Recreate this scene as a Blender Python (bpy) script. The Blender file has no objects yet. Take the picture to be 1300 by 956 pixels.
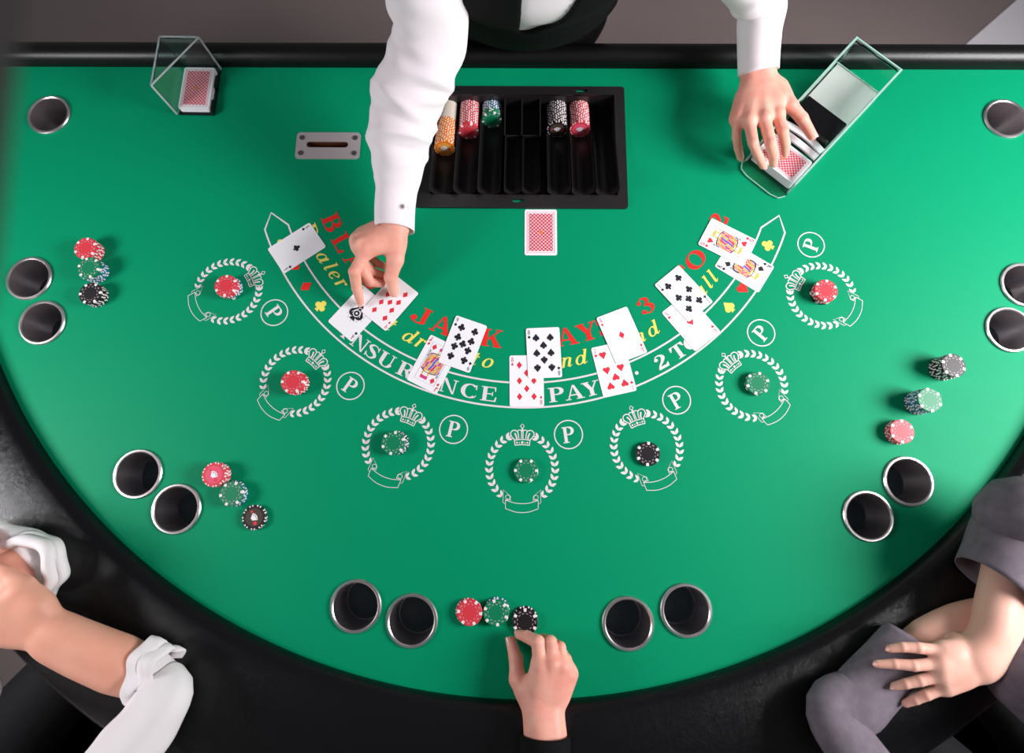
import bpy, bmesh, math, random
import numpy as np
from mathutils import Vector, Matrix
random.seed(7); rng = np.random.default_rng(7)
SC = bpy.context.scene; COL = SC.collection

# ------------------------------------------------------------------ camera, world, lights, exposure
TZ = 0.80                       # height of the felt above the floor
FPX, TH, RO, CH = 800.0, .2333, -.0402, 1.0550      # focal length in px of the 1300 px frame, tilt, roll, height over the felt
CX, CY, YAW = .0380, .6368, -.0497                  # origin = centre of the insurance arc, x along the dealer rail
def _ray(px, py):
    u = px-650; v = py-433.5; c, s = math.cos(RO), math.sin(RO); u, v = c*u+s*v, -s*u+c*v
    return u, -(v*math.cos(TH)-FPX*math.sin(TH)), -(FPX*math.cos(TH)+v*math.sin(TH))
def P(px, py, z=0.0):
    """photo position of a point at height z above the felt -> world"""
    d = _ray(px, py); t = (CH-z)/-d[2]; x, y = d[0]*t-CX, d[1]*t-CY; c, s = math.cos(-YAW), math.sin(-YAW)
    return Vector((c*x-s*y, s*x+c*y, TZ+z))
def _rot(v):
    c, s = math.cos(-YAW), math.sin(-YAW); return Vector((c*v[0]-s*v[1], s*v[0]+c*v[1], v[2]))
cam = bpy.data.cameras.new('camera'); camo = bpy.data.objects.new('camera', cam); COL.objects.link(camo); SC.camera = camo
cam.sensor_width = 36; cam.lens = FPX*36/1300; cam.shift_y = -(478-433.5)/1300; cam.clip_start = .02
_c, _s = math.cos(RO), math.sin(RO); _ct, _st = math.cos(TH), math.sin(TH)
right = _rot((_c, _s*_ct, _s*_st)); down = _rot((_s, -_c*_ct, -_c*_st)); fwd = _rot((0, _st, -_ct))
cpos = P(650, 433.5, CH-1e-6)
camo.matrix_world = Matrix.Translation(cpos) @ Matrix((right, -down, -fwd)).transposed().to_4x4()
cam.dof.use_dof = True; cam.dof.focus_distance = 1.06; cam.dof.aperture_fstop = 3.2

w = bpy.data.worlds.new('world'); SC.world = w; w.use_nodes = True
w.node_tree.nodes['Background'].inputs[0].default_value = (.93, .96, 1, 1)
w.node_tree.nodes['Background'].inputs[1].default_value = .14
SC.view_settings.view_transform = 'Standard'; SC.view_settings.look = 'None'
SC.view_settings.exposure = 0.10; SC.view_settings.gamma = 1.0; SC.view_settings.use_curve_mapping = False
def area(name, loc, target, size, power, color=(1, 1, 1), spread=3.14):
    l = bpy.data.lights.new(name, 'AREA'); l.shape = 'RECTANGLE'; l.size, l.size_y = size; l.energy = power; l.color = color; l.spread = spread
    o = bpy.data.objects.new(name, l); COL.objects.link(o); o.location = loc
    o.rotation_euler = (Vector(target)-Vector(loc)).to_track_quat('-Z', 'Y').to_euler(); return o
area('softbox_right', (1.75, -.52, TZ+.98), (.62, -.24, TZ), (.8, .8), 29.5, (1, .98, .99), 2.1)
area('softbox_left', (-1.45, -.67, TZ+.70), (-.7, -.45, TZ), (.42, .42), 8.2, (1, .98, 1), 2.6)

# ------------------------------------------------------------------ materials
def mat(name, rgb, rough=.5, metal=0.0, spec=.5, bump=None, var=None, coat=0, trans=0, ior=1.45, sss=0, sheen=0):
    m = bpy.data.materials.new(name); m.use_nodes = True; nt = m.node_tree; b = nt.nodes['Principled BSDF']
    def lin(c): return tuple(((x/255)/12.92 if x/255 <= .04045 else ((x/255+.055)/1.055)**2.4) for x in c)
    c = lin(rgb); b.inputs['Base Color'].default_value = (*c, 1); b.inputs['Roughness'].default_value = rough
    b.inputs['Metallic'].default_value = metal; b.inputs['Specular IOR Level'].default_value = spec
    b.inputs['Coat Weight'].default_value = coat; b.inputs['Transmission Weight'].default_value = trans; b.inputs['IOR'].default_value = ior
    b.inputs['Subsurface Weight'].default_value = sss; b.inputs['Sheen Weight'].default_value = sheen
    if sss: b.inputs['Subsurface Radius'].default_value = (.012, .004, .002); b.inputs['Subsurface Scale'].default_value = .5
    tc = nt.nodes.new('ShaderNodeTexCoord')
    if var:                                    # (scale, amount, second colour)
        n = nt.nodes.new('ShaderNodeTexNoise'); n.inputs['Scale'].default_value = var[0]; n.inputs['Detail'].default_value = 4
        nt.links.new(tc.outputs['Object'], n.inputs['Vector'])
        r = nt.nodes.new('ShaderNodeMapRange'); r.inputs[1].default_value = .35; r.inputs[2].default_value = .65; r.inputs[4].default_value = var[1]
        mx = nt.nodes.new('ShaderNodeMix'); mx.data_type = 'RGBA'
        nt.links.new(n.outputs['Fac'], r.inputs[0]); nt.links.new(r.outputs[0], mx.inputs[0])
        mx.inputs[6].default_value = (*c, 1); mx.inputs[7].default_value = (*lin(var[2]), 1)
        nt.links.new(mx.outputs[2], b.inputs['Base Color'])
    if bump:                                   # (kind, scale, strength, distance)
        if bump[0] == 'noise':
            n = nt.nodes.new('ShaderNodeTexNoise'); n.inputs['Scale'].default_value = bump[1]; n.inputs['Detail'].default_value = 5; out = n.outputs['Fac']
        elif bump[0] == 'weave':
            n = nt.nodes.new('ShaderNodeTexWave'); n.inputs['Scale'].default_value = bump[1]; n.inputs['Distortion'].default_value = 2; out = n.outputs['Fac']
        else:
            n = nt.nodes.new('ShaderNodeTexVoronoi'); n.feature = 'DISTANCE_TO_EDGE'; n.inputs['Scale'].default_value = bump[1]; out = n.outputs['Distance']
            m2 = nt.nodes.new('ShaderNodeMapRange'); m2.inputs[2].default_value = .12; nt.links.new(out, m2.inputs[0]); out = m2.outputs[0]
            nn = nt.nodes.new('ShaderNodeTexNoise'); nn.inputs['Scale'].default_value = bump[1]*.35; nn.inputs['Detail'].default_value = 3
            nt.links.new(tc.outputs['Object'], nn.inputs['Vector'])
            va = nt.nodes.new('ShaderNodeMixRGB'); va.inputs[0].default_value = .12
            nt.links.new(tc.outputs['Object'], va.inputs[1]); nt.links.new(nn.outputs['Color'], va.inputs[2]); nt.links.new(va.outputs[0], n.inputs['Vector'])
        if bump[0] != 'leather': nt.links.new(tc.outputs['Object'], n.inputs['Vector'])
        bp = nt.nodes.new('ShaderNodeBump'); bp.inputs['Strength'].default_value = bump[2]; bp.inputs['Distance'].default_value = bump[3]
        nt.links.new(out, bp.inputs['Height']); nt.links.new(bp.outputs[0], b.inputs['Normal'])
    return m
M = dict(
    felt=mat('green_felt', (0, 139, 96), .5, spec=.11, bump=('noise', 900, .25, .0006), var=(500, .25, (0, 147, 104))),
    print_white=mat('print_white', (226, 216, 220), .6), print_red=mat('print_red', (236, 30, 20), .6), print_yellow=mat('print_yellow', (238, 222, 96), .6),
    leather=mat('black_leather', (7, 7, 10), .24, spec=.5, bump=('leather', 190, .22, .0007)),
    rail_vinyl=mat('black_vinyl', (9, 9, 10), .36, spec=.4, bump=('noise', 260, .25, .0006)),
    wood=mat('dark_wood', (26, 16, 12), .4, var=(6, .6, (48, 28, 18))), hole_wood=mat('slot_wood', (90, 45, 22), .6),
    floor=mat('taupe_floor', (142, 126, 124), .55, var=(3, .4, (132, 117, 116)), bump=('noise', 60, .1, .002)),
    steel=mat('brushed_steel', (222, 214, 216), .30, 1.0, bump=('noise', 180, .06, .0005)), steel_dull=mat('satin_steel', (200, 188, 190), .5, .55),
    cup_floor=mat('dark_teal_pad', (4, 30, 36), .5),
    screw=mat('screw_steel', (120, 110, 112), .35, .8), tray=mat('black_plastic', (32, 29, 31), .35, spec=.5),
    clear=mat('clear_acrylic', (232, 250, 246), .03, trans=1.0, ior=1.25, spec=.5), frost=mat('frosted_acrylic', (228, 234, 228), .3, trans=.35, ior=1.2),
    edge=mat('acrylic_edge', (186, 226, 216), .15, trans=.35, ior=1.3), edge2=mat('acrylic_edge_grey', (214, 218, 222), .12, trans=.3, ior=1.3), black_block=mat('glossy_black', (12, 12, 14), .18),
    card=mat('card_stock', (240, 238, 243), .42, spec=.35), cardside=mat('card_edge', (232, 230, 232), .7),
    c_red=mat('card_red', (224, 45, 62), .5), c_black=mat('card_black', (30, 28, 40), .5), c_blue=mat('card_blue', (92, 92, 170), .5),
    c_yellow=mat('card_yellow', (226, 186, 60), .5), c_pink=mat('card_pink', (214, 60, 130), .5), c_orange=mat('card_orange', (230, 120, 60), .5),
    c_lilac=mat('card_lilac', (190, 180, 224), .5), c_grey=mat('card_grey', (150, 148, 156), .5), c_pale=mat('card_palepink', (226, 196, 204), .5), c_salmon=mat('card_salmon', (238, 150, 160), .5),
    skin=mat('skin', (234, 172, 153), .48, spec=.35, sss=.25, var=(38, .55, (224, 140, 125)), bump=('noise', 420, .16, .0006)),
    skin_tan=mat('skin_tan', (232, 170, 146), .5, spec=.35, sss=.25, var=(20, .5, (224, 152, 130)), bump=('noise', 420, .15, .0006)),
    skin_fair=mat('skin_fair', (234, 184, 166), .5, spec=.3, sss=.25, var=(20, .5, (226, 160, 142)), bump=('noise', 420, .12, .0005)),
    nail=mat('fingernail', (232, 178, 166), .25, spec=.5), lips=mat('lips', (180, 90, 84), .5), eye=mat('eye_white', (235, 232, 230), .2), iris=mat('iris', (50, 32, 22), .2),
    hair=mat('black_hair', (18, 14, 13), .45, bump=('weave', 80, .5, .002)), hair_brown=mat('brown_hair', (50, 32, 24), .45, bump=('weave', 80, .5, .002)),
    shirt=mat('white_shirt', (240, 230, 235), .75, spec=.2, bump=('noise', 700, .2, .0004), sheen=.1), vest=mat('black_vest', (8, 8, 9), .8, spec=.2),
    shirt2=mat('white_linen', (236, 230, 232), .8, spec=.2, bump=('noise', 500, .3, .0006)), button=mat('button', (235, 232, 228), .3),
    grey=mat('grey_linen', (118, 108, 118), .8, spec=.2, bump=('weave', 260, .35, .0006), var=(60, .6, (96, 88, 97))),
    blacksleeve=mat('black_knit', (15, 14, 16), .85, spec=.15), trousers=mat('dark_trousers', (16, 16, 20), .8), shoe=mat('black_shoe', (12, 11, 11), .3), pole=mat('matt_black_pole', (34, 29, 30), .7), lit_wedge=mat('lit_floor_tone', (238, 230, 238), .7),  # last entry: brightness of lit floor put into the colour
)
for nm, rgb in dict(red=(212, 56, 68), green=(0, 122, 82), black=(24, 20, 24), blue=(18, 112, 146), orange=(232, 112, 6), ivory=(212, 200, 186), navy=(22, 44, 130)).items():
    M['chip_'+nm] = mat('chip_'+nm, rgb, .42, spec=.5, bump=('noise', 1500, .2, .0002))
M['chip_white'] = mat('chip_white', (240, 226, 228), .45); M['chip_cream'] = mat('chip_cream', (232, 216, 190), .45)
M['chip_line'] = mat('chip_line', (214, 190, 196), .5)
M['inlay_pink'] = mat('inlay_pink', (226, 84, 112), .35); M['inlay_dark'] = mat('inlay_dark', (74, 62, 52), .35); M['inlay_orange'] = mat('inlay_orange', (220, 150, 70), .35)
def back_material():
    m = mat('card_back_print', (210, 30, 60), .45); nt = m.node_tree; b = nt.nodes['Principled BSDF']
    tc = nt.nodes.new('ShaderNodeTexCoord'); mp = nt.nodes.new('ShaderNodeMapping'); mp.inputs['Scale'].default_value = (1, 1, 0); mp.inputs['Location'].default_value = (0, 0, .001)
    ck = nt.nodes.new('ShaderNodeTexChecker'); ck.inputs['Scale'].default_value = 300
    ck.inputs['Color1'].default_value = (.74, .50, .54, 1); ck.inputs['Color2'].default_value = (.62, .012, .05, 1)
    nt.links.new(tc.outputs['Object'], mp.inputs[0]); nt.links.new(mp.outputs[0], ck.inputs[0]); nt.links.new(ck.outputs[0], b.inputs['Base Color']); return m
M['card_back'] = back_material()

# ------------------------------------------------------------------ object helpers
def link(name, me, m=None, parent=None, smooth=False):
    o = bpy.data.objects.new(name, me); COL.objects.link(o)
    if m is not None:
        for k in (m if isinstance(m, (list, tuple)) else [m]): me.materials.append(k)
    if smooth:
        for p in me.polygons: p.use_smooth = True
    if parent is not None: o.parent = parent
    return o
def tag(o, label=None, cat=None, group=None, kind=None):
    if label: o['label'] = label
    if cat: o['category'] = cat
    if group: o['group'] = group
    if kind: o['kind'] = kind
    return o
def empty(name, loc=(0, 0, 0), rot=(0, 0, 0)):
    o = bpy.data.objects.new(name, None); COL.objects.link(o); o.location = loc; o.rotation_euler = rot; o.empty_display_size = .05; return o
def bm_obj(name, bm, m, parent=None, smooth=False):
    bmesh.ops.recalc_face_normals(bm, faces=bm.faces); me = bpy.data.meshes.new(name); bm.to_mesh(me); bm.free(); return link(name, me, m, parent, smooth)
def pyd(name, vs, fs, m, parent=None, smooth=False, fix=True):
    me = bpy.data.meshes.new(name); me.from_pydata([tuple(v) for v in vs], [], [tuple(f) for f in fs])
    if fix:
        bm = bmesh.new(); bm.from_mesh(me); bmesh.ops.recalc_face_normals(bm, faces=bm.faces); bm.to_mesh(me); bm.free()
    return link(name, me, m, parent, smooth)
def auto_smooth(o, ang=40):
    me = o.data
    for p in me.polygons: p.use_smooth = True
    bm = bmesh.new(); bm.from_mesh(me)
    for e in bm.edges:
        if len(e.link_faces) == 2 and e.calc_face_angle(0) > math.radians(ang): e.smooth = False
    bm.to_mesh(me); bm.free(); return o
def box(bm, lo, hi, bevel=0):
    vs = [bm.verts.new((x, y, z)) for x in (lo[0], hi[0]) for y in (lo[1], hi[1]) for z in (lo[2], hi[2])]
    fs = [bm.faces.new([vs[i] for i in f]) for f in ((0, 1, 3, 2), (4, 6, 7, 5), (0, 4, 5, 1), (2, 3, 7, 6), (0, 2, 6, 4), (1, 5, 7, 3))]
    if bevel: bmesh.ops.bevel(bm, geom=list({e for f in fs for e in f.edges}), offset=bevel, segments=2, affect='EDGES', profile=.6)
def prism(bm, pts, z0, z1):
    a = [bm.verts.new((x, y, z0)) for x, y in pts]; b = [bm.verts.new((x, y, z1)) for x, y in pts]; n = len(pts)
    bm.faces.new(a[::-1]); bm.faces.new(b)
    for i in range(n): bm.faces.new((a[i], a[(i+1) % n], b[(i+1) % n], b[i]))
def lathe(prof, n=40):
    vs, fs = [], []
    for r, z in prof: vs += [(r*math.cos(2*math.pi*i/n), r*math.sin(2*math.pi*i/n), z) for i in range(n)]
    for k in range(len(prof)-1):
        for i in range(n): j = (i+1) % n; fs.append((k*n+i, k*n+j, (k+1)*n+j, (k+1)*n+i))
    return vs, fs
def rrect(w, h, r, n=4):
    out = []
    for cx, cy, a0 in ((w/2-r, h/2-r, 0), (-w/2+r, h/2-r, 90), (-w/2+r, -h/2+r, 180), (w/2-r, -h/2+r, 270)):
        for k in range(n+1): a = math.radians(a0+90*k/n); out.append((cx+r*math.cos(a), cy+r*math.sin(a)))
    return out
def shape_2d(name, outer, holes, thick, m, parent, ztop):
    """flat slab with holes: a filled 2D curve turned into a mesh"""
    cu = bpy.data.curves.new(name, 'CURVE'); cu.dimensions = '2D'; cu.fill_mode = 'BOTH'; cu.extrude = thick/2
    for pts in [outer]+holes:
        s = cu.splines.new('POLY'); s.points.add(len(pts)-1); s.use_cyclic_u = True
        for p, q in zip(s.points, pts): p.co = (q[0], q[1], 0, 1)
    tmp = bpy.data.objects.new('tmp', cu); COL.objects.link(tmp)
    dg = bpy.context.evaluated_depsgraph_get(); me = bpy.data.meshes.new_from_object(tmp.evaluated_get(dg)); bpy.data.objects.remove(tmp)
    me.transform(Matrix.Translation((0, 0, ztop-thick/2))); me.materials.clear(); me.name = name
    return link(name, me, m, parent)
def circle(cx, cy, r, n=40): return [(cx+r*math.cos(2*math.pi*i/n), cy+r*math.sin(2*math.pi*i/n)) for i in range(n)]

# ------------------------------------------------------------------ flat print: strokes and glyphs
class Ink:
    def __init__(s): s.v = []; s.f = []; s.q = []          # q: piece number, lifts overlapping pieces apart
    def poly(s, pts):
        b = len(s.v); s.v += [tuple(p) for p in pts]; s.q += [s.nq()]*len(pts); s.f.append(tuple(range(b, b+len(pts))))
    def nq(s): return (s.q[-1]+1) if s.q else 0
    def stroke(s, pts, wd, closed=False):
        n = len(pts); wd = wd if hasattr(wd, '__len__') else [wd]*n; L, R = [], []
        for i in range(n):
            a = pts[i-1] if (i > 0 or closed) else pts[i]; b = pts[(i+1) % n] if (i < n-1 or closed) else pts[i]
            dx, dy = b[0]-a[0], b[1]-a[1]; l = math.hypot(dx, dy) or 1; nx, ny = -dy/l, dx/l
            L.append((pts[i][0]+nx*wd[i]/2, pts[i][1]+ny*wd[i]/2)); R.append((pts[i][0]-nx*wd[i]/2, pts[i][1]-ny*wd[i]/2))
        b = len(s.v); s.q += [s.nq()]*(2*n); s.v += L+R
        for i in range(n if closed else n-1): j = (i+1) % n; s.f.append((b+i, b+j, b+n+j, b+n+i))
    def arc(s, cx, cy, rx, ry, a0, a1, thin, thick, n=18):
        pts, ws = [], []
        for k in range(n+1):
            a = math.radians(a0+(a1-a0)*k/n); pts.append((cx+rx*math.cos(a), cy+ry*math.sin(a))); ws.append(thin+(thick-thin)*abs(math.cos(a))**1.5)
        s.stroke(pts, ws)
    def disc(s, cx, cy, r, n=14): s.poly(circle(cx, cy, r, n))
    def bar(s, x0, y0, x1, y1): s.poly([(x0, y0), (x1, y0), (x1, y1), (x0, y1)])
    def add(s, other, fn):
        b = len(s.v); k = s.nq(); s.q += [k+i for i in other.q]; s.v += [fn(*p) for p in other.v]; s.f += [tuple(i+b for i in f) for f in other.f]
    def obj(s, name, m, parent, z=0.0):
        fs = []
        for f in s.f:                                   # every face looks up
            a = sum(s.v[f[i]][0]*s.v[f[(i+1) % len(f)]][1]-s.v[f[(i+1) % len(f)]][0]*s.v[f[i]][1] for i in range(len(f)))
            fs.append(f if a > 0 else f[::-1])
        return pyd(name, [(p[0], p[1], z+(k % 29)*.0000025) for p, k in zip(s.v, s.q)], fs, m, parent, fix=False)
def smooth_pts(pts, n=6):
    out = []
    for i in range(len(pts)-1):
        p0 = pts[max(i-1, 0)]; p1 = pts[i]; p2 = pts[i+1]; p3 = pts[min(i+2, len(pts)-1)]
        for k in range(n):
            t = k/n; out.append(tuple(.5*((2*b)+(-a+c)*t+(2*a-5*b+4*c-d)*t*t+(-a+3*b-3*c+d)*t**3) for a, b, c, d in zip(p0, p1, p2, p3)))
    out.append(tuple(pts[-1])); return out
TK, TN = .21, .07
def glyph(ch):
    g = Ink(); x0 = -.36
    def stem(x, y0=0, y1=1, wd=TK, sb=True, st=True):
        g.bar(x-wd/2, y0, x+wd/2, y1)
        if sb: g.bar(x-wd/2-.10, y0, x+wd/2+.10, y0+.06)
        if st: g.bar(x-wd/2-.10, y1-.06, x+wd/2+.10, y1)
    if ch == 'I': stem(0)
    elif ch == 'L': stem(-.2); g.bar(-.3, 0, .36, .07); g.poly([(.28, 0), (.38, 0), (.40, .32), (.34, .32), (.2, .07)])
    elif ch in 'BPR':
        stem(-.2, sb=True)
        if ch == 'B': g.arc(.0, .76, .24, .21, -90, 90, TN, TK); g.bar(-.1, .93, .02, 1); g.bar(-.1, .51, .02, .58); g.arc(.02, .28, .28, .245, -90, 90, TN, TK); g.bar(-.1, 0, .04, .065)
        else: g.arc(.0, .735, .28, .232, -90, 90, TN, TK); g.bar(-.1, .93, .02, 1); g.bar(-.1, .47, .02, .54)
        if ch == 'R': g.poly([(-.02, .5), (.16, .5), (.42, .06), (.46, 0), (.2, 0)]); g.bar(.18, 0, .48, .05)
    elif ch == 'D': stem(-.24); g.arc(-.02, .5, .38, .46, -90, 90, TN, TK, 24); g.bar(-.15, .93, 0, 1); g.bar(-.15, 0, 0, .07)
    elif ch == 'A':
        g.poly([(-.04, .98), (.08, 1), (.44, 0), (.20, 0)]); g.poly([(-.04, 1), (.03, 1), (-.29, 0), (-.36, 0)]); g.bar(-.24, .27, .26, .35)
        g.bar(-.46, 0, -.18, .06); g.bar(.1, 0, .52, .06)
    elif ch == 'K': stem(-.24); g.poly([(-.14, .40), (-.06, .40), (.38, .97), (.28, .97)]); g.poly([(-.06, .56), (.1, .66), (.46, .03), (.2, .03)]); g.bar(.12, 0, .50, .06); g.bar(.16, .94, .46, 1)
    elif ch == 'J': stem(.12, .22, 1, sb=False); g.arc(-.1, .24, .28, .20, 0, -180, TN, TK*.8, 14); g.disc(-.29, .27, .125)
    elif ch == 'C':
        g.arc(.02, .5, .36, .46, 48, 312, TN, TK*1.1, 28); g.poly([(.27, .92), (.34, .99), (.36, .64), (.30, .64)]); g.poly([(.22, .10), (.30, .18), (.38, .32), (.34, .12)])
    elif ch == 'O': g.arc(0, .5, .36, .46, 0, 360, TN, TK*1.1, 36)
    elif ch == 'S':
        g.stroke(smooth_pts([(.26, .80), (.10, .95), (-.10, .93), (-.22, .76), (-.06, .57), (.12, .46), (.25, .26), (.10, .06), (-.10, .05), (-.27, .22)]),
                 list(np.interp(np.linspace(0, 1, 55), [0, .15, .35, .5, .65, .85, 1], [.05, .07, .16, .23, .16, .07, .05])))
        g.poly([(.24, .98), (.30, .98), (.31, .66), (.26, .66)]); g.poly([(-.30, .33), (-.25, .33), (-.22, .02), (-.29, .02)])
    elif ch == 'T': stem(0, st=False); g.bar(-.38, .93, .38, 1); g.poly([(-.38, 1), (-.40, .68), (-.35, .68), (-.22, .93)]); g.poly([(.38, 1), (.40, .68), (.35, .68), (.22, .93)])
    elif ch == 'Y': stem(0, 0, .48, st=False); g.poly([(-.40, .97), (-.14, .97), (.1, .42), (-.1, .42)]); g.poly([(.26, .97), (.34, .97), (.08, .40), (.0, .44)]); g.bar(-.46, .94, -.06, 1); g.bar(.14, .94, .46, 1)
    elif ch == 'N': stem(-.30, wd=.07); stem(.32, 0, 1, wd=.07, sb=False); g.poly([(-.38, 1), (-.16, 1), (.355, 0), (.26, 0)])
    elif ch == 'U': stem(-.24, .3, 1, sb=False); stem(.28, .3, 1, wd=.07, sb=False); g.arc(.02, .32, .27, .29, 180, 360, TN, TK*.9, 18)
    elif ch == 'E': stem(-.22); g.bar(-.2, .93, .32, 1); g.bar(-.2, 0, .36, .07); g.bar(-.2, .48, .18, .55); g.poly([(.24, 1), (.32, 1), (.33, .70), (.28, .70)]); g.poly([(.26, 0), (.36, 0), (.39, .32), (.33, .32)]); g.bar(.14, .38, .19, .66)
    elif ch == '2':
        g.stroke(smooth_pts([(-.24, .72), (-.16, .92), (.04, .95), (.2, .78), (.1, .52), (-.12, .28), (-.26, .06)]), list(np.interp(np.linspace(0, 1, 37), [0, .3, .55, .8, 1], [.06, .08, .22, .12, .08])))
        g.disc(-.19, .73, .11); g.poly([(-.30, 0), (.30, 0), (.34, .30), (.28, .30), (.20, .18), (-.12, .20)])
    elif ch == '3':
        g.stroke(smooth_pts([(-.20, .80), (-.02, .96), (.17, .84), (.16, .64), (-.04, .53)]), list(np.interp(np.linspace(0, 1, 25), [0, .3, .6, 1], [.05, .07, .2, .06])))
        g.stroke(smooth_pts([(-.04, .53), (.2, .44), (.24, .2), (.04, .04), (-.22, .16)]), list(np.interp(np.linspace(0, 1, 25), [0, .35, .7, 1], [.06, .22, .08, .05]))); g.disc(-.18, .77, .10); g.disc(-.19, .22, .115)
    elif ch == '1': stem(0, st=False); g.poly([(-.1, 1), (.1, 1), (-.1, .84), (-.24, .84)])
    elif ch == '4': g.bar(.04, 0, .2, 1); g.poly([(.04, 1), (.12, .95), (-.26, .32), (-.34, .25)]); g.bar(-.34, .22, .32, .3)
    elif ch == '6': g.arc(0, .30, .25, .27, 0, 360, TN, TK, 26); g.stroke(smooth_pts([(.18, .95), (-.1, .8), (-.25, .35)]), [.08]*6+[.16]*7)
    elif ch == '7': g.bar(-.28, .90, .30, 1); g.poly([(.30, .95), (.20, .90), (-.12, 0), (.10, 0)])
    elif ch == '8': g.arc(0, .74, .21, .22, 0, 360, TN, TK*.8, 24); g.arc(0, .27, .25, .24, 0, 360, TN, TK, 24)
    elif ch == '9': g.arc(0, .70, .25, .27, 0, 360, TN, TK, 26); g.stroke(smooth_pts([(-.18, .05), (.1, .2), (.25, .65)]), [.08]*6+[.16]*7)
    elif ch == 'Q': g.arc(0, .5, .34, .46, 0, 360, TN, TK, 32); g.poly([(0, .22), (.12, .26), (.40, -.08), (.26, -.1)])
    else:                                                # italic lower case, x height .68
        xh = .68; sw = .15
        if ch in 'ad': g.arc(-.08, .33, .2, .30, 0, 360, .06, .14, 22); g.bar(.08, .06, .08+sw, xh if ch == 'a' else 1); g.stroke([(.15, .10), (.22, .02), (.36, .14)], [.1, .07, .04])
        if ch == 'd': g.poly([(.0, 1), (.23, 1), (.23, .92), (.08, .92)])
        if ch == 'e': g.arc(0, .34, .22, .30, 20, 320, .06, .15, 22); g.stroke([(-.18, .30), (.05, .36), (.2, .46)], [.06, .06, .07])
        if ch == 'l': g.bar(-.07, .08, .08, 1); g.stroke([(0, .12), (.06, .02), (.2, .14)], [.12, .07, .04]); g.poly([(-.18, 1), (.08, 1), (.08, .92), (-.07, .92)])
        if ch in 'nmu':
            off = -.2 if ch != 'm' else -.34
            g.bar(off, 0, off+sw, xh); g.poly([(off-.1, xh), (off+.1, xh), (off+.1, xh-.08), (off, xh-.08)])
            for q in range(2 if ch == 'm' else 1):
                x = off+.34*(q+1); g.bar(x-.02, .06, x+sw-.02, xh-.1); g.arc(x-.06, xh-.2, .15, .17, 20, 165, .06, .12, 10)
            g.stroke([(x+.05, .10), (x+.12, .02), (x+.24, .14)], [.1, .07, .04])
        if ch == 'r': g.bar(-.14, 0, .02, xh); g.poly([(-.24, xh), (-.02, xh), (-.02, xh-.08), (-.14, xh-.08)]); g.arc(.12, xh-.2, .14, .15, 60, 160, .06, .08, 8); g.disc(.2, xh-.1, .085)
        if ch == 't': g.bar(-.07, .08, .08, .92); g.stroke([(0, .12), (.06, .02), (.2, .14)], [.12, .07, .04]); g.bar(-.2, xh-.07, .2, xh)
        if ch == 'o': g.arc(0, .34, .23, .30, 0, 360, .06, .15, 26)
        if ch == 's': g.stroke(smooth_pts([(.15, .56), (0, .65), (-.14, .52), (0, .36), (.14, .18), (0, .03), (-.18, .12)]), .1)
        if ch == 'w': [g.poly([(x, xh), (x+.14, xh), (x+.28, 0), (x+.16, 0)]) or g.poly([(x+.34, xh), (x+.40, xh), (x+.24, 0), (x+.18, 0)]) for x in (-.42, -.10)]
        if ch == "'": g.poly([(-.04, 1), (.1, 1), (.02, .74), (-.04, .74)])
        g.v = [(x+.28*(y-.34), y) for x, y in g.v]
    return g
def suit(kind):                                       # unit size: about 1 wide, centred, upright
    g = Ink()
    if kind == 'diamond': g.poly([(0, .56), (-.42, 0), (0, -.56), (.42, 0)])
    elif kind == 'heart':
        for s in (-1, 1):
            g.disc(s*.235, .2, .27, 18)
        g.poly([(-.49, .12), (0, -.55), (.49, .12), (.3, .3), (0, .22), (-.3, .3)])
    elif kind == 'spade':
        for s in (-1, 1): g.disc(s*.235, -.13, .25, 18)
        g.poly([(-.47, -.06), (-.3, -.2), (.3, -.2), (.47, -.06), (0, .55)]); g.poly([(0, .0), (-.2, -.55), (.2, -.55)])
    elif kind == 'club':
        for x, y in ((0, .27), (-.26, -.1), (.26, -.1)): g.disc(x, y, .25, 18)
        g.poly([(-.2, .2), (.2, .2), (.2, -.15), (-.2, -.15)]); g.poly([(0, .1), (-.19, -.56), (.19, -.56)])
    return g
def polar(rb, deg, h):
    """glyph space -> felt: y up points to the arc's centre, letters read along the arc"""
    a = math.radians(deg); ca, sa = math.cos(a), math.sin(a)
    return lambda x, y: ((rb-y*h)*ca-sa*x*h, (rb-y*h)*sa+ca*x*h)

# ------------------------------------------------------------------ the setting and the table
bm = bmesh.new(); box(bm, (-4.5, -4.5, -.05), (4.5, 4.5, 0)); fl = bm_obj('floor', bm, M['floor']); fl['kind'] = 'structure'
AC = .100                                            # centre of the rounded side of the table
table = tag(empty('blackjack_table', (0, 0, 0)), 'half-round blackjack table with green felt and padded black armrest', 'table')
CUPS = [(-.900, .046), (-.876, -.280), (-.838, -.361), (-.632, -.617), (-.561, -.672), (-.259, -.816), (-.170, -.836),
        (.166, -.836), (.257, -.816), (.5556, -.671), (.627, -.616), (.833, -.360), (.872, -.279), (.895, .046)]
TRAY = (-.1725, -.1175, .1715, .0930)                    # opening x0 y0 x1 y1
R_IN = 1.045
def arcpts(r, n, a0=-183.0, a1=3.0): return [(r*math.cos(math.radians(a0+(a1-a0)*k/n)), AC+r*math.sin(math.radians(a0+(a1-a0)*k/n))) for k in range(n+1)]
outer = arcpts(1.075, 96)+[(1.0, .17), (-1.0, .17)]
slot_hole = [(x-.3665, y-.0142) for x, y in rrect(.078, .012, .0059, 5)]
slot_cut = [(x-.3665, y-.0142) for x, y in rrect(.092, .028, .002, 2)]
holes = [circle(x, y, .0375, 36) for x, y in CUPS]+[[(TRAY[0], TRAY[1]), (TRAY[2], TRAY[1]), (TRAY[2], TRAY[3]), (TRAY[0], TRAY[3])], slot_cut]
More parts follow.
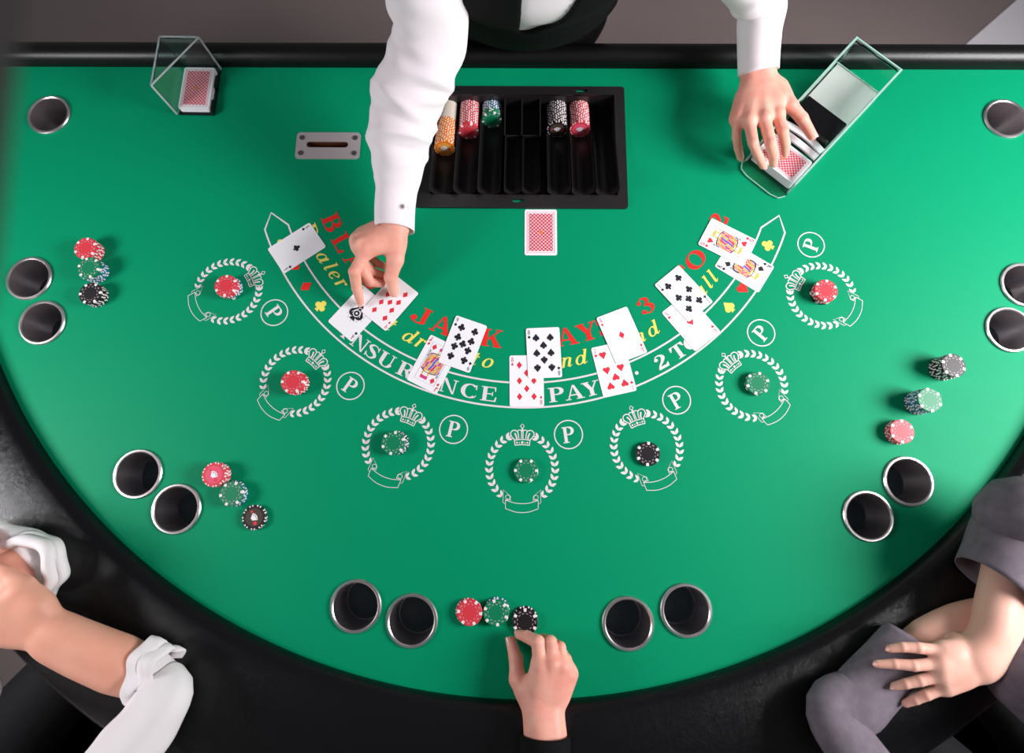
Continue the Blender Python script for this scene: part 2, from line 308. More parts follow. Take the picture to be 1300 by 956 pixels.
felt = shape_2d('felt_top', outer, holes, .018, M['felt'], table, TZ)

def sweep(path, prof, closed_prof=True):
    """path: list of (point, normal) in plan; prof: (offset, z)"""
    vs, fs = [], []; n = len(prof)
    for (p, q) in path: vs += [(p[0]+q[0]*d, p[1]+q[1]*d, TZ+z) for d, z in prof]
    for i in range(len(path)-1):
        for k in range(n): j = (k+1) % n; fs.append((i*n+k, i*n+j, (i+1)*n+j, (i+1)*n+k))
    fs.append(tuple(range(n))[::-1]); fs.append(tuple((len(path)-1)*n+k for k in range(n))); return vs, fs
prof = [(.0, -.012), (.0, .012), (.005, .021), (.018, .027), (.045, .033), (.090, .036), (.160, .033), (.202, .020), (.220, -.004), (.221, -.035), (.210, -.052), (.15, -.06), (.03, -.06), (.03, -.012)]
path = []
for k in range(121):
    a = math.radians(-183+186*k/120); path.append(((R_IN*math.cos(a), AC+R_IN*math.sin(a)), (math.cos(a), math.sin(a))))
auto_smooth(pyd('armrest', *sweep(path, prof), M['leather'], table), 50)
vs, fs = sweep([((1.20-2.40*k/8, 0.0), (0, 1)) for k in range(9)],
               [(.151, -.012), (.151, .008), (.154, .018), (.161, .026), (.172, .030), (.183, .028), (.191, .020), (.195, .006), (.195, -.05), (.185, -.06), (.165, -.06), (.165, -.012)])
auto_smooth(pyd('back_rail', vs, fs, M['rail_vinyl'], table), 50)
bm = bmesh.new(); prism(bm, arcpts(1.13, 72, -180, 0)+[(1.13, .165), (-1.13, .165)], TZ-.20, TZ-.185)
n0 = arcpts(1.13, 72, -180, 0)+[(1.13, .165), (-1.13, .165)]; n1 = [(x*.98, y*.98) for x, y in n0]
for ring in (n0, n1):
    a = [bm.verts.new((x, y, TZ-.20)) for x, y in ring]; b = [bm.verts.new((x, y, TZ-.061)) for x, y in ring]
    for i in range(len(ring)): j = (i+1) % len(ring); bm.faces.new((a[i], a[j], b[j], b[i]))
bm_obj('apron', bm, M['wood'], table)
for sx in (-.5, .5):
    vs, fs = lathe([(.001, TZ-.19), (.09, TZ-.19), (.085, TZ-.25), (.07, .3), (.08, .08), (.24, .05), (.26, .01), (.26, 0), (.001, 0)], 28)
    auto_smooth(pyd('pedestal', [(x+sx, y-.30, z) for x, y, z in vs], fs, M['wood'], table))
# drop slot
def plate_px(): return None
slotp = shape_2d('slot_plate', [(x-.3650, y-.0163) for x, y in rrect(.1195, .0545, .007, 5)], [slot_hole], .002, M['steel_dull'], table, TZ+.0022)
slotp['label'] = 'brushed steel money slot plate with four screws'
for sx, sy in ((-1, 1), (1, 1), (-1, -1), (1, -1)):
    bm = bmesh.new(); prism(bm, circle(-.365+sx*.0497, -.0163+sy*.0158, .0047, 18), TZ+.0022, TZ+.0034)
    prism(bm, [(-.365+sx*.0497+x, -.0163+sy*.0158+y) for x, y in circle(0, 0, .0018, 6)], TZ+.0034, TZ+.0038); bm_obj('screw', bm, M['screw'], slotp)
bm = bmesh.new()
for a, b in (((-.412, -.0275, TZ-.10), (-.321, -.0212, TZ-.0005)), ((-.412, -.0072, TZ-.10), (-.321, -.0009, TZ-.0005)), ((-.412, -.0212, TZ-.10), (-.4065, -.0072, TZ-.0005)), ((-.3265, -.0212, TZ-.10), (-.321, -.0072, TZ-.0005)), ((-.412, -.0275, TZ-.105), (-.321, -.0009, TZ-.10))): box(bm, a, b)
bm_obj('drop_chute', bm, M['hole_wood'], table)

# printed layout (flat print on the felt)
EPS = TZ+.0003
band = Ink()
def arc_poly(r, a0, a1, n): return [(r*math.cos(math.radians(a0+(a1-a0)*k/n)), r*math.sin(math.radians(a0+(a1-a0)*k/n))) for k in range(n+1)]
tipL, tipR = (-.4583, -.1512), (.4592, -.1508)
loop = [tipL]+arc_poly(.5015, -158.5, -21.5, 90)+[tipR]+arc_poly(.4595, -22.3, -157.7, 90)
band.stroke(loop, .0031, closed=True); band.obj('insurance_band', M['print_white'], felt, EPS)
def lettering(name, items, rb, h, m, wx=1.2):
    for ch, a in items:                                  # every letter a piece of its own
        g = Ink(); g.add(glyph(ch), (lambda f: (lambda x, y: f(x*(wx if ch != 'I' else 1), y)))(polar(rb, a, h))); g.obj(name, m, felt, EPS)
lettering('insurance_letter', [('I', -129.2), ('N', -125.6), ('S', -122.4), ('U', -118.9), ('R', -114.5), ('A', -110), ('N', -105.1), ('C', -100.7), ('E', -96.7),
          ('P', -83.2), ('A', -79.7), ('Y', -76.1), ('S', -72.3), ('2', -60.8), ('T', -56.5), ('O', -53.0), ('1', -48)], .4945, .0245, M['print_white'], 1.36)
for a in (-66.3, -90):
    dot = Ink(); dot.disc(.4813*math.cos(math.radians(a)), .4813*math.sin(math.radians(a)), .0032); dot.obj('dot_print', M['print_white'], felt, EPS)
lettering('payout_letter', [('B', -153.9), ('L', -147.3), ('A', -140.9), ('C', -134), ('K', -127.2), ('J', -117), ('A', -111.4), ('C', -104.8), ('K', -98.2),
          ('P', -84.7), ('A', -78.9), ('Y', -73.2), ('S', -68.6), ('3', -56.6), ('T', -43.9), ('O', -37.8), ('2', -24.9)], .401, .0312, M['print_red'], 1.3)
lettering('rule_letter', [('D', -154), ('e', -150.2), ('a', -146.4), ('l', -143.7), ('e', -141.1), ('r', -138.6), ('m', -131.0), ('u', -127.6), ('s', -124.8), ('t', -122.6), ('d', -117.2), ('r', -114.4), ('a', -111.4), ('w', -107.4),
          ('t', -101.2), ('o', -98.0), ('1', -91.8), ('6', -88.9), ('a', -83.7), ('n', -80.1), ('d', -76.5), ('s', -71.4), ('t', -69), ('a', -66), ('n', -62.2), ('d', -58.4), ('o', -51.3), ('n', -48.0),
          ('a', -43.6), ('l', -40.9), ('l', -38.9)], .4385, .0252, M['print_yellow'])
for kind, a, m in (('spade', -154, 'print_yellow'), ('heart', -148.3, 'print_red'), ('diamond', -142.8, 'print_red'), ('club', -137.3, 'print_yellow'),
                   ('spade', -42.1, 'print_yellow'), ('heart', -36.9, 'print_red'), ('diamond', -31.2, 'print_red'), ('club', -25.6, 'print_yellow')):
    g = Ink(); g.add(suit(kind), polar(.481, a, .0205)); g.obj('suit_mark', M[m], felt, EPS)
for k in range(7):
    a = -142+20*k; g = Ink(); g.add(glyph('P'), (lambda f: (lambda x, y: f(x*.95, y)))(polar(.5645, a, .0265)))
    c = Ink(); c.stroke(circle(0, 0, .0233, 44), .0019, closed=True); g.add(c, polar(.551, a, 1)); g.obj('player_mark', M['print_white'], felt, EPS)
# wreath with crown and ribbon, drawn in the units of a 810 px sketch centred at (405,510)
wr = Ink(); fx = lambda x, y: ((x-405)*.000168, -(y-510)*.0001725)
def ST(pts, wd, sm=False): wr.stroke([fx(*p) for p in (smooth_pts(pts) if sm else pts)], wd*.00017)
for s in (-1, 1):
    m_ = lambda pts: [(405+s*(x-405), y) for x, y in pts]
    N = 11
    for k in range(N):
        t = k/(N-1); ang = math.radians(-52+t*(62+52)); r = 322
        bx, by = 405+s*r*math.cos(ang), 505-r*math.sin(ang)*1.0
        tx, ty = -s*math.sin(ang), -math.cos(ang); nx, ny = s*math.cos(ang), -math.sin(ang)
        sc = 1.0 if k else .9
        for side in (-1, 1):
            dx, dy = tx*.80+nx*side*.60, ty*.80+ny*side*.60; L = 66*sc; W = 15.5*sc; px_, py_ = -dy, dx
            b0 = (bx-tx*10, by-ty*10)
            wr.poly([fx(*q) for q in ((b0[0], b0[1]), (b0[0]+dx*L*.35+px_*W, b0[1]+dy*L*.35+py_*W), (b0[0]+dx*L*.7+px_*W*.75, b0[1]+dy*L*.7+py_*W*.75), (b0[0]+dx*L, b0[1]+dy*L),
                                      (b0[0]+dx*L*.7-px_*W*.75, b0[1]+dy*L*.7-py_*W*.75), (b0[0]+dx*L*.35-px_*W, b0[1]+dy*L*.35-py_*W))])
    ax, ay = 405+s*322*math.cos(math.radians(66)), 505-322*math.sin(math.radians(66)); tx, ty = -s*math.sin(math.radians(66)), -math.cos(math.radians(66))
    wr.poly([fx(*q) for q in ((ax-tx*25, ay-ty*25), (ax-ty*9, ay+tx*9), (ax+tx*30, ay+ty*30), (ax+ty*9, ay-tx*9))])
    ST(m_([(247, 800), (247, 878)]), 6); ST(m_([(247, 800), (295, 800)]), 5); ST(m_([(295, 808), (295, 768), (225, 705), (222, 822), (240, 835)]), 5)
    ST([(268+(0 if s < 0 else 274)+22*math.cos(q), 775+20*math.sin(q)) for q in np.linspace(0, 6.3, 14)], 5)
    ST(m_([(334, 292), (328, 242)]), 9); ST(m_([(328, 238), (296, 204), (290, 175), (308, 152), (340, 150), (362, 172), (370, 228)]), 10, True)
    ST(m_([(330, 175), (346, 205), (350, 232)]), 14); ST(m_([(352, 158), (378, 144), (396, 158), (398, 225)]), 9, True)
    wr.disc(*fx(405+s*52, 266), 9*.00017); wr.disc(*fx(405+s*28, 266), 6*.00017)
ST([(250, 803), (330, 826), (405, 833), (480, 826), (560, 803)], 6, True); ST([(247, 878), (330, 906), (405, 914), (480, 906), (563, 878)], 6, True)
ST([(328, 242), (405, 234), (482, 242)], 9, True); ST([(334, 290), (405, 284), (476, 290)], 9, True); wr.disc(*fx(405, 262), 12*.00017)
ST([(405, 130), (385, 108), (405, 86), (425, 108), (405, 130)], 8); ST([(405, 128), (405, 160)], 16); ST([(392, 150), (418, 150)], 8)
wreath0 = None
for k in range(7):
    a = -150+20*k
    if wreath0 is None: wreath0 = wr.obj('betting_circle', M['print_white'], felt, 0); o = wreath0
    else: o = wreath0.copy(); COL.objects.link(o); o.parent = felt
    o.location = (.602*math.cos(math.radians(a)), .602*math.sin(math.radians(a)), EPS); o.rotation_euler = (0, 0, math.radians(a+90))

# ------------------------------------------------------------------ cup holders
vs, fs = lathe([(.0405, .0), (.0405, .0022), (.0390, .0040), (.0365, .0042), (.0348, .0028), (.0342, -.002), (.0330, -.062), (.0318, -.068), (.001, -.068), (.001, -.070), (.0345, -.070), (.0355, -.002), (.0405, 0)], 48)
cup_names = ['alone near the left end of the dealer rail', 'farther one of the pair at the left edge', 'nearer one of the pair at the left edge', 'left one of the pair beside the lower left stacks',
             'right one of the pair beside the lower left stacks', 'left one of the pair left of the bottom centre chips', 'right one of the pair left of the bottom centre chips',
             'left one of the pair right of the hand at the bottom', 'right one of the pair right of the hand at the bottom', 'lower one of the pair below the red stack at right',
             'upper one of the pair below the red stack at right', 'nearer one of the pair at the right edge', 'farther one of the pair at the right edge', 'alone near the right end of the dealer rail']
cupmesh = None
for (x, y), nm in zip(CUPS, cup_names):
    t = tag(empty('cup_holder', (x, y, TZ)), 'round steel cup holder, '+nm, 'cup holder', 'steel cup holders sunk into the felt')
    if cupmesh is None:
        c = auto_smooth(pyd('cup', vs, fs, M['steel'], t), 35); cupmesh = c.data
        pv, pf = lathe([(.001, -.0665), (.0312, -.0665)], 32); pad = pyd('bottom_pad', pv, pf, M['cup_floor'], t); padmesh = pad.data
    else:
        link('cup', cupmesh, None, t); link('bottom_pad', padmesh, None, t)

# ------------------------------------------------------------------ poker chips
CR, CT = .0195, .0033
def chip_meshes(kind):
    """body, spots and print of one chip, z from 0 to CT"""
    fan = kind in ('red_fan', 'black_fan', 'orange_fan', 'ivory_fan', 'blue_fan', 'navy_fan', 'green_fan')
    col = kind.split('_')[0]; n = 48
    prof = [(.0001, 0), (CR-.0006, 0), (CR, .0005), (CR, CT-.0005), (CR-.0006, CT), (.0001, CT)]
    v, f = lathe(prof, n); me = pyd('tmp', v, f, M['chip_'+col])
    auto_smooth(me, 30); body = me.data; bpy.data.objects.remove(me)
    v, f = [], []
    def patch(a0, a1, r0, z=CT+.00012, e=.00012, side=True, seg=3):
        b = len(v)
        for k in range(seg+1):
            a = a0+(a1-a0)*k/seg; c, s = math.cos(a), math.sin(a); R = CR+e
            v.extend([(r0*c, r0*s, z), ((R-.0005)*c, (R-.0005)*s, z)]+([(R*c, R*s, CT-.0004), (R*c, R*s, .0004), ((R-.0005)*c, (R-.0005)*s, -e*.5)] if side else []))
        m_ = 5 if side else 2
        for k in range(seg):
            for j in range(m_-1): f.append((b+k*m_+j, b+k*m_+j+1, b+(k+1)*m_+j+1, b+(k+1)*m_+j))
    if not fan:
        for k in range(6): a = k*math.pi/3; patch(a-.125, a+.125, .0148)
    else:
        for k in range(9):
            for d in (-.13, .13): a = k*2*math.pi/9+d; patch(a-.06, a+.06, .0172)
    sp = bpy.data.meshes.new('edge_spots'); sp.from_pydata(v, [], f); sp.materials.append(M['chip_cream' if col in ('navy', 'orange') else 'chip_white'])
    g = Ink(); z = CT+.00014
    if not fan:
        for k in range(12): a0 = k*30+8; g.stroke([(.0122*math.cos(math.radians(a0+t)), .0122*math.sin(math.radians(a0+t))) for t in (0, 7, 14)], .0006)
        for k in range(6):
            a = math.radians(30+60*k); q = Ink(); q.stroke([(-.0012, .001), (-.0012, -.001)], .0005); q.stroke([(.0002, .001), (.0014, .001), (.0014, -.001), (.0002, -.001), (.0002, .001)], .0004)
            g.add(q, lambda x, y, a=a: (.0158*math.cos(a)-x*math.sin(a)+y*math.cos(a), .0158*math.sin(a)+x*math.cos(a)+y*math.sin(a)))
        fs_ = g.f; vv = [(p[0], p[1], z+(k % 9)*2e-6) for p, k in zip(g.v, g.q)]; pr = bpy.data.meshes.new('ring_print'); pr.from_pydata(vv, [], fs_); pr.materials.append(M['chip_line'])
    else:
        vv, ff, mi = [], [], []
        def lay(g, zz, mm):
            b = len(vv); vv.extend((p[0], p[1], zz+(k % 5)*2e-6) for p, k in zip(g.v, g.q)); ff.extend(tuple(i+b for i in q) for q in g.f); mi.extend([mm]*len(g.f))
        g = Ink(); g.disc(0, 0, .0142, 30); lay(g, z, 0)
        for s in (-2, -1, 0, 1, 2):
            a = math.radians(s*17); g = Ink()
            g.add((lambda q: (q.bar(-.0021, .000, .0021, .0092), q)[1])(Ink()), lambda x, y, a=a: (x*math.cos(a)+y*math.sin(a), -x*math.sin(a)+y*math.cos(a)-.0045)); lay(g, z+.00004+.00002*(s+2), 1)
            g = Ink(); g.add((lambda q: (q.disc(0, .0072, .0008, 6), q)[1])(Ink()), lambda x, y, a=a: (x*math.cos(a)+y*math.sin(a), -x*math.sin(a)+y*math.cos(a)-.0045)); lay(g, z+.00014, 2)
        g = Ink(); g.disc(.0085, -.004, .003, 10); g.disc(-.0095, .002, .002, 8); lay(g, z+.00003, 3)
        pr = bpy.data.meshes.new('inlay'); pr.from_pydata(vv, [], ff)
        for q in ({'red': 'inlay_pink', 'black': 'inlay_dark', 'orange': 'inlay_orange', 'ivory': 'chip_white', 'blue': 'chip_white', 'navy': 'chip_white', 'green': 'chip_white'}[col], 'card', 'c_black', 'c_red' if col != 'red' else 'chip_red'): pr.materials.append(M[q])
        for p, i in zip(pr.polygons, mi): p.material_index = i
    return body, sp, pr
CHIPS = {k: chip_meshes(k) for k in ('red', 'green', 'black', 'red_fan', 'black_fan', 'orange_fan', 'ivory_fan', 'blue_fan', 'navy_fan')}
def chip(kind, loc, rot, label, group):
    b, s, p = CHIPS[kind]; o = link('poker_chip', b); o.rotation_mode = 'XYZ'; o.location = loc; o.rotation_euler = rot
    tag(o, label, 'poker chip', group)
    if kind != 'ivory_fan': link('edge_spots', s, None, o)
    link('inlay' if 'fan' in kind else 'ring_print', p, None, o); return o
ORD = ['top', 'second', 'third', 'fourth', 'fifth', 'sixth', 'seventh', 'eighth', 'ninth', 'tenth', 'eleventh', 'twelfth']
CNAME = dict(red='red', green='green', black='black', blue_fan='blue', navy_fan='dark blue', red_fan='red', black_fan='black', orange_fan='orange', ivory_fan='ivory')
def stack(px, py, kinds, desc, jit=.0006, top_rot=None, drift=(0, 0)):
    n = len(kinds); top = P(px, py, n*CT)
    for i, k in enumerate(kinds):
        d = n-1-i; x = top.x+(random.uniform(-jit, jit) if d else 0)+drift[0]*d; y = top.y+(random.uniform(-jit, jit) if d else 0)+drift[1]*d
        rot = random.uniform(0, 6.28) if (d or top_rot is None) else math.radians(top_rot)
        lab = ('%s chip lying on top of %s' % (CNAME[k], desc)) if d == 0 else ('%s chip, %s from the top of %s' % (CNAME[k], ORD[d], desc))
        chip(k, (x, y, TZ+.0004+i*(CT+.00005)), (0, 0, rot), lab, 'chips of '+desc)
stack(108.5, 315.0, ['red_fan']*6+['red'], 'the red stack by the left edge cups', top_rot=25)
stack(112.6, 340.0, ['blue_fan']*6+['green']*2, 'the green-topped stack by the left edge cups', top_rot=50, jit=.001)
stack(114.8, 372.5, ['black_fan']*5+['black'], 'the black stack by the left edge cups', top_rot=5)
stack(271.8, 602.6, ['red_fan']*6, 'the red stack by the lower left cups', top_rot=-40)
stack(293.8, 626.8, ['blue_fan', 'blue_fan', 'blue_fan', 'green', 'green'], 'the green-topped stack by the lower left cups', jit=.0012, top_rot=10)
stack(322.8, 656.8, ['black_fan']*2, 'the black pair by the lower left cups', top_rot=-50)
stack(596.2, 777.6, ['red_fan', 'red', 'red'], 'the red stack at bottom centre', jit=.0014, top_rot=-5, drift=(-.0008, .0006))
stack(629.5, 778.0, ['blue_fan', 'green', 'green'], 'the green-topped stack at bottom centre', jit=.0010, top_rot=40, drift=(.0006, .0008))
stack(666.6, 789.6, ['black_fan', 'black'], "the black pair under the fingertip at the bottom", jit=.0002, top_rot=30, drift=(0, .0028))
stack(1210.4, 464.0, ['black_fan']*9+['black'], 'the black stack by the right edge cups', top_rot=40)
stack(1180.4, 507.8, ['navy_fan', 'navy_fan']+['blue_fan']*8+['green'], 'the green-topped stack by the right edge cups', top_rot=35)
stack(1145.2, 547.8, ['red_fan']*4+['red'], 'the red stack by the right edge cups', top_rot=25)
stack(286.8, 362.8, ['green', 'blue_fan', 'blue_fan', 'red_fan', 'red_fan', 'red'], 'the stack in the leftmost wreath', jit=.0010, top_rot=30, drift=(.0004, 0))
stack(371.6, 484.8, ['black_fan', 'red_fan', 'red_fan', 'red_fan', 'red', 'red'], 'the stack in the second wreath from left', jit=.0010, top_rot=0, drift=(.0004, -.0002))
stack(499.2, 562.4, ['black_fan', 'black_fan', 'blue_fan', 'green'], 'the stack in the third wreath from left', jit=.0006, top_rot=20, drift=(.0013, .0002))
stack(667.8, 597.4, ['green', 'green'], 'the pair in the middle wreath', top_rot=0)
stack(822.7, 576.2, ['black', 'black'], 'the pair in the third wreath from right', top_rot=25)
stack(962.0, 486.6, ['green', 'green', 'green'], 'the stack in the second wreath from right', top_rot=15)
stack(1048.6, 368.8, ['black', 'black', 'red_fan', 'red_fan', 'red', 'red'], 'the stack in the rightmost wreath', top_rot=20)

# ------------------------------------------------------------------ chip tray
tray = tag(empty('chip_tray', (0, 0, TZ)), 'black plastic float tray for chips set in the felt by the dealer', 'chip tray')
X0, Y0, X1, Y1 = -.197, -.1405, .1880, .1085
shape_2d('tray_rim', [(x+(X0+X1)/2, y+(Y0+Y1)/2) for x, y in rrect(X1-X0, Y1-Y0, .006)],
         [[(-.1700, -.1150), (.1690, -.1150), (.1690, .0905), (-.1700, .0905)]]+
         [[(cx+x, cy+y) for x, y in rrect(.022, .006, .0029)] for cx, cy in ((-.010, -.127), (-.135, .0995), (.108, .0995))], .005, M['tray'], tray, .0052)
TILT = math.radians(15); PITCH = .0430
tubes = [(-.1485+PITCH*k, .0207) for k in range(3)]+[(.0640+PITCH*k-.0015, .0207) for k in range(3)]
def tray_z(y): return -.034+(-(y-.0905))*math.tan(TILT)     # axis height of the tube at y (below the felt at the dealer end)
def trough(cx, r, ya, yb, name='chip_trough'):
    v, f = [], []; n = 14
    for y in (ya, yb):
        zc = tray_z(y)
        for k in range(n+1): a = math.pi+math.pi*k/n; v.append((cx+r*math.cos(a), y, zc+.002+r*math.sin(a)))
        v += [(cx+r, y, zc+.012), (cx-r, y, zc+.012)]
        v += [(cx+r+.0004, y, zc-r-.004), (cx-r-.0004, y, zc-r-.004)]
    m_ = n+5
    for k in range(n): f.append((k, k+1, m_+k+1, m_+k))
    f.append((n, n+1, m_+n+1, m_+n)); f.append((n+2, 0, m_, m_+n+2)); f.append((n+1, n+3, m_+n+3, m_+n+1)); f.append((n+2, n+4, m_+n+4, m_+n+2)); f.append((n+3, n+4, m_+n+4, m_+n+3))
    return auto_smooth(pyd(name, v, f, M['tray'], tray, fix=False), 30)
for cx, r in tubes: trough(cx, r, .0905, -.1150)
for cx in (-.0200, .0125): trough(cx, .0158, .012, -.1150)
bm = bmesh.new()
for x0, x1, y0, y1 in ((-.172, -.1695, -.117, .0925), (.1685, .171, -.117, .0925), (-.172, .171, .0900, .0925), (-.172, .171, -.117, -.1145)): box(bm, (x0, y0, -.085), (x1, y1, .001))
box(bm, (-.172, -.117, -.088), (.171, .0925, -.084)); bm_obj('tray_well', bm, M['tray'], tray)
bm = bmesh.new()
for x0, x1, y0, y1, z0, z1 in ((-.0385, -.036, .012, .090, -.05, -.006), (-.006, -.0035, .012, .090, -.05, -.008), (.0285, .031, .012, .090, -.05, -.006), (-.0385, .031, .010, .0125, -.05, -.006), (-.0385, .031, .012, .090, -.052, -.044)): box(bm, (x0, y0, z0), (x1, y1, z1), .0006)
bm_obj('plaque_compartment', bm, M['tray'], tray)
bm = bmesh.new(); [box(bm, (cx-.0016, -.1150, -.075), (cx+.0016, .0905, -.075)) for cx in ()]; bm.free()
TENS = ['', '', 'twenty', 'thirty']; TEEN = ORD[1:]+['thirteenth', 'fourteenth', 'fifteenth', 'sixteenth', 'seventeenth', 'eighteenth', 'nineteenth']
def ordinal(n): return 'first' if n == 1 else TEEN[n-2] if n < 20 else TENS[n//10][:-1]+'ieth' if n % 10 == 0 else TENS[n//10]+'-'+ordinal(n % 10)
def rack_row(cx, kinds, row, grp):
    """chips lying on edge in a trough, from the dealer end"""
    ax = Vector((0, -math.cos(TILT), math.sin(TILT))); p = Vector((cx, .0885, TZ+tray_z(.0885)+.0022)); n = len(kinds)
    turn = 0.0
    for i, k in enumerate(kinds):
        turn += random.choice((-.2, .2)); q = ax.to_track_quat('Z', 'Y') @ Matrix.Rotation(turn if i < n-1 else math.pi*.06, 3, 'Z').to_quaternion()
        chip(k, p+ax*(i*(CT+.00006)), q.to_euler(), '%s chip, %s from the near end of the %s in the tray' % (CNAME[k], ordinal(n-i), row), grp)
rack_row(tubes[0][0], ['ivory_fan']*14+['orange_fan']*19, 'leftmost row', 'chips of the leftmost row in the tray')
rack_row(tubes[1][0], ['red_fan']*18+['red']*2, 'left red row', 'chips of the left red row in the tray')
rack_row(tubes[2][0], ['blue_fan']*7+['green']*4, 'green row', 'chips of the green row in the tray')
rack_row(tubes[3][0], ['black_fan']*18, 'black row', 'chips of the black row in the tray')
rack_row(tubes[4][0], ['red_fan']*18, 'right red row', 'chips of the right red row in the tray')

# ------------------------------------------------------------------ playing cards
CW, CL, CTH = .058, .088, .0003
def card_stock(name='card_stock', th=CTH, m='card'):
    bm = bmesh.new(); prism(bm, rrect(CW, CL, .0035), 0, th); me = bpy.data.meshes.new(name); bmesh.ops.recalc_face_normals(bm, faces=bm.faces); bm.to_mesh(me); bm.free(); me.materials.append(M[m]); return me
STOCK = card_stock()
SUITM = dict(heart='c_red', diamond='c_red', spade='c_black', club='c_black')
def put_suit(g, kind, x, y, s, inv=False):
    k = -1 if inv else 1; g.add(suit(kind), lambda a, b: (x+k*a*s, y+k*b*s))
def thin_glyph(ch):
    g = glyph(ch); return g
def court(o, rank, kind):
    """double-ended patchwork figure"""
    z = CTH+.00006
    layers = {}
    def L(m): return layers.setdefault(m, Ink())
    L('c_blue').stroke([(-.0185, -.0345), (.0185, -.0345), (.0185, .0345), (-.0185, .0345)], .0004, closed=True)
    for s in (1, -1):
        T = lambda pts, s=s: [(s*x, s*y) for x, y in pts]
        cx = .004 if rank != 'J' else .005
        L('c_lilac').poly(T([(-.0165, .000), (.0165, .000), (.0165, .010), (.011, .017), (-.009, .017), (-.0165, .010)]))
        for i in range(7):
            x0 = -.016+i*.0046; L(['c_orange', 'c_yellow', 'c_red', 'c_blue', 'c_yellow', 'c_pink', 'c_orange'][i]).poly(T([(x0, 0), (x0+.0030, 0), (min(x0+.0072, .0166), .0160), (min(x0+.0044, .0160), .0160)]))
        L('c_black').stroke(T(smooth_pts([(-.0166, .009), (-.013, .0150), (-.003, .0178), (.009, .0172), (.0166, .0125)])), .0011)
        L('c_yellow').stroke(T(smooth_pts([(-.0150, .001), (-.011, .010), (-.002, .0135), (.008, .013), (.015, .005)])), .0013)
        L('c_red').stroke(T(smooth_pts([(-.012, .001), (-.008, .008), (0, .0105), (.008, .0085), (.012, .002)])), .0012)
        L('c_yellow').poly(T([(cx-.0058, .0145), (cx+.0058, .0145), (cx+.0066, .0225), (cx-.0066, .0225)]))          # hair
        L('card').poly(T([(cx-.0036, .0155), (cx+.0036, .0155), (cx+.0040, .0245), (cx-.0040, .0245)]))             # face
        for ex in (-.0014, .0014): L('c_black').disc(s*(cx+ex), s*.0212, .00045, 6)
        L('c_red').bar(min(s*(cx-.0009), s*(cx+.0009)), min(s*.0176, s*.0180), max(s*(cx-.0009), s*(cx+.0009)), max(s*.0176, s*.0180))
        L({'J': 'c_pink', 'Q': 'c_yellow', 'K': 'c_yellow'}[rank]).poly(T([(cx-.0062, .0240), (cx+.0062, .0240), (cx+.0070, .0300), (cx+.0035, .0275), (cx, .0305), (cx-.0035, .0275), (cx-.0070, .0300)] if rank != 'J' else [(cx-.0065, .0245), (cx+.0065, .0245), (cx+.0065, .0300), (cx-.0065, .0300)]))
        L('c_red').bar(*sorted((s*(cx-.0062), s*(cx+.0062)))[:1], min(s*.0240, s*.0252), sorted((s*(cx-.0062), s*(cx+.0062)))[1], max(s*.0240, s*.0252))
        if rank == 'Q': L('c_pink').stroke(T([(-.006, -.0035), (.006, .0035)]), .0016); L('c_orange').stroke(T([(.0155, .004), (.0155, .033)]), .0008)
        if rank == 'K': L('c_salmon').poly(T([(-.015, .003), (-.004, .002), (-.006, .013), (-.013, .012)])); L('c_black').stroke(T(smooth_pts([(-.016, .002), (-.016, .012), (-.009, .0175)])), .0020); L('c_salmon').poly(T([(.002, .003), (.012, .002), (.014, .011), (.006, .013)]))
        L('c_grey').poly(T([(-.0168, .013), (-.0135, .018), (-.0150, .021), (-.0168, .020)]))
    order = ['c_lilac', 'c_blue', 'c_orange', 'c_pink', 'c_salmon', 'c_grey', 'c_red', 'c_yellow', 'card', 'c_black']
    vv, ff, mi = [], [], []; used = [q for q in order if q in layers]
    for i, q in enumerate(used):
        g = layers[q]; b = len(vv); vv += [(p[0], p[1], z+.00003*order.index(q)+(k % 14)*2e-6) for p, k in zip(g.v, g.q)]; ff += [tuple(k+b for k in f) for f in g.f]; mi += [i]*len(g.f)
    c = pyd('court_picture', vv, ff, [M[q] for q in used], o, fix=False)
    for p, i in zip(c.data.polygons, mi): p.material_index = i
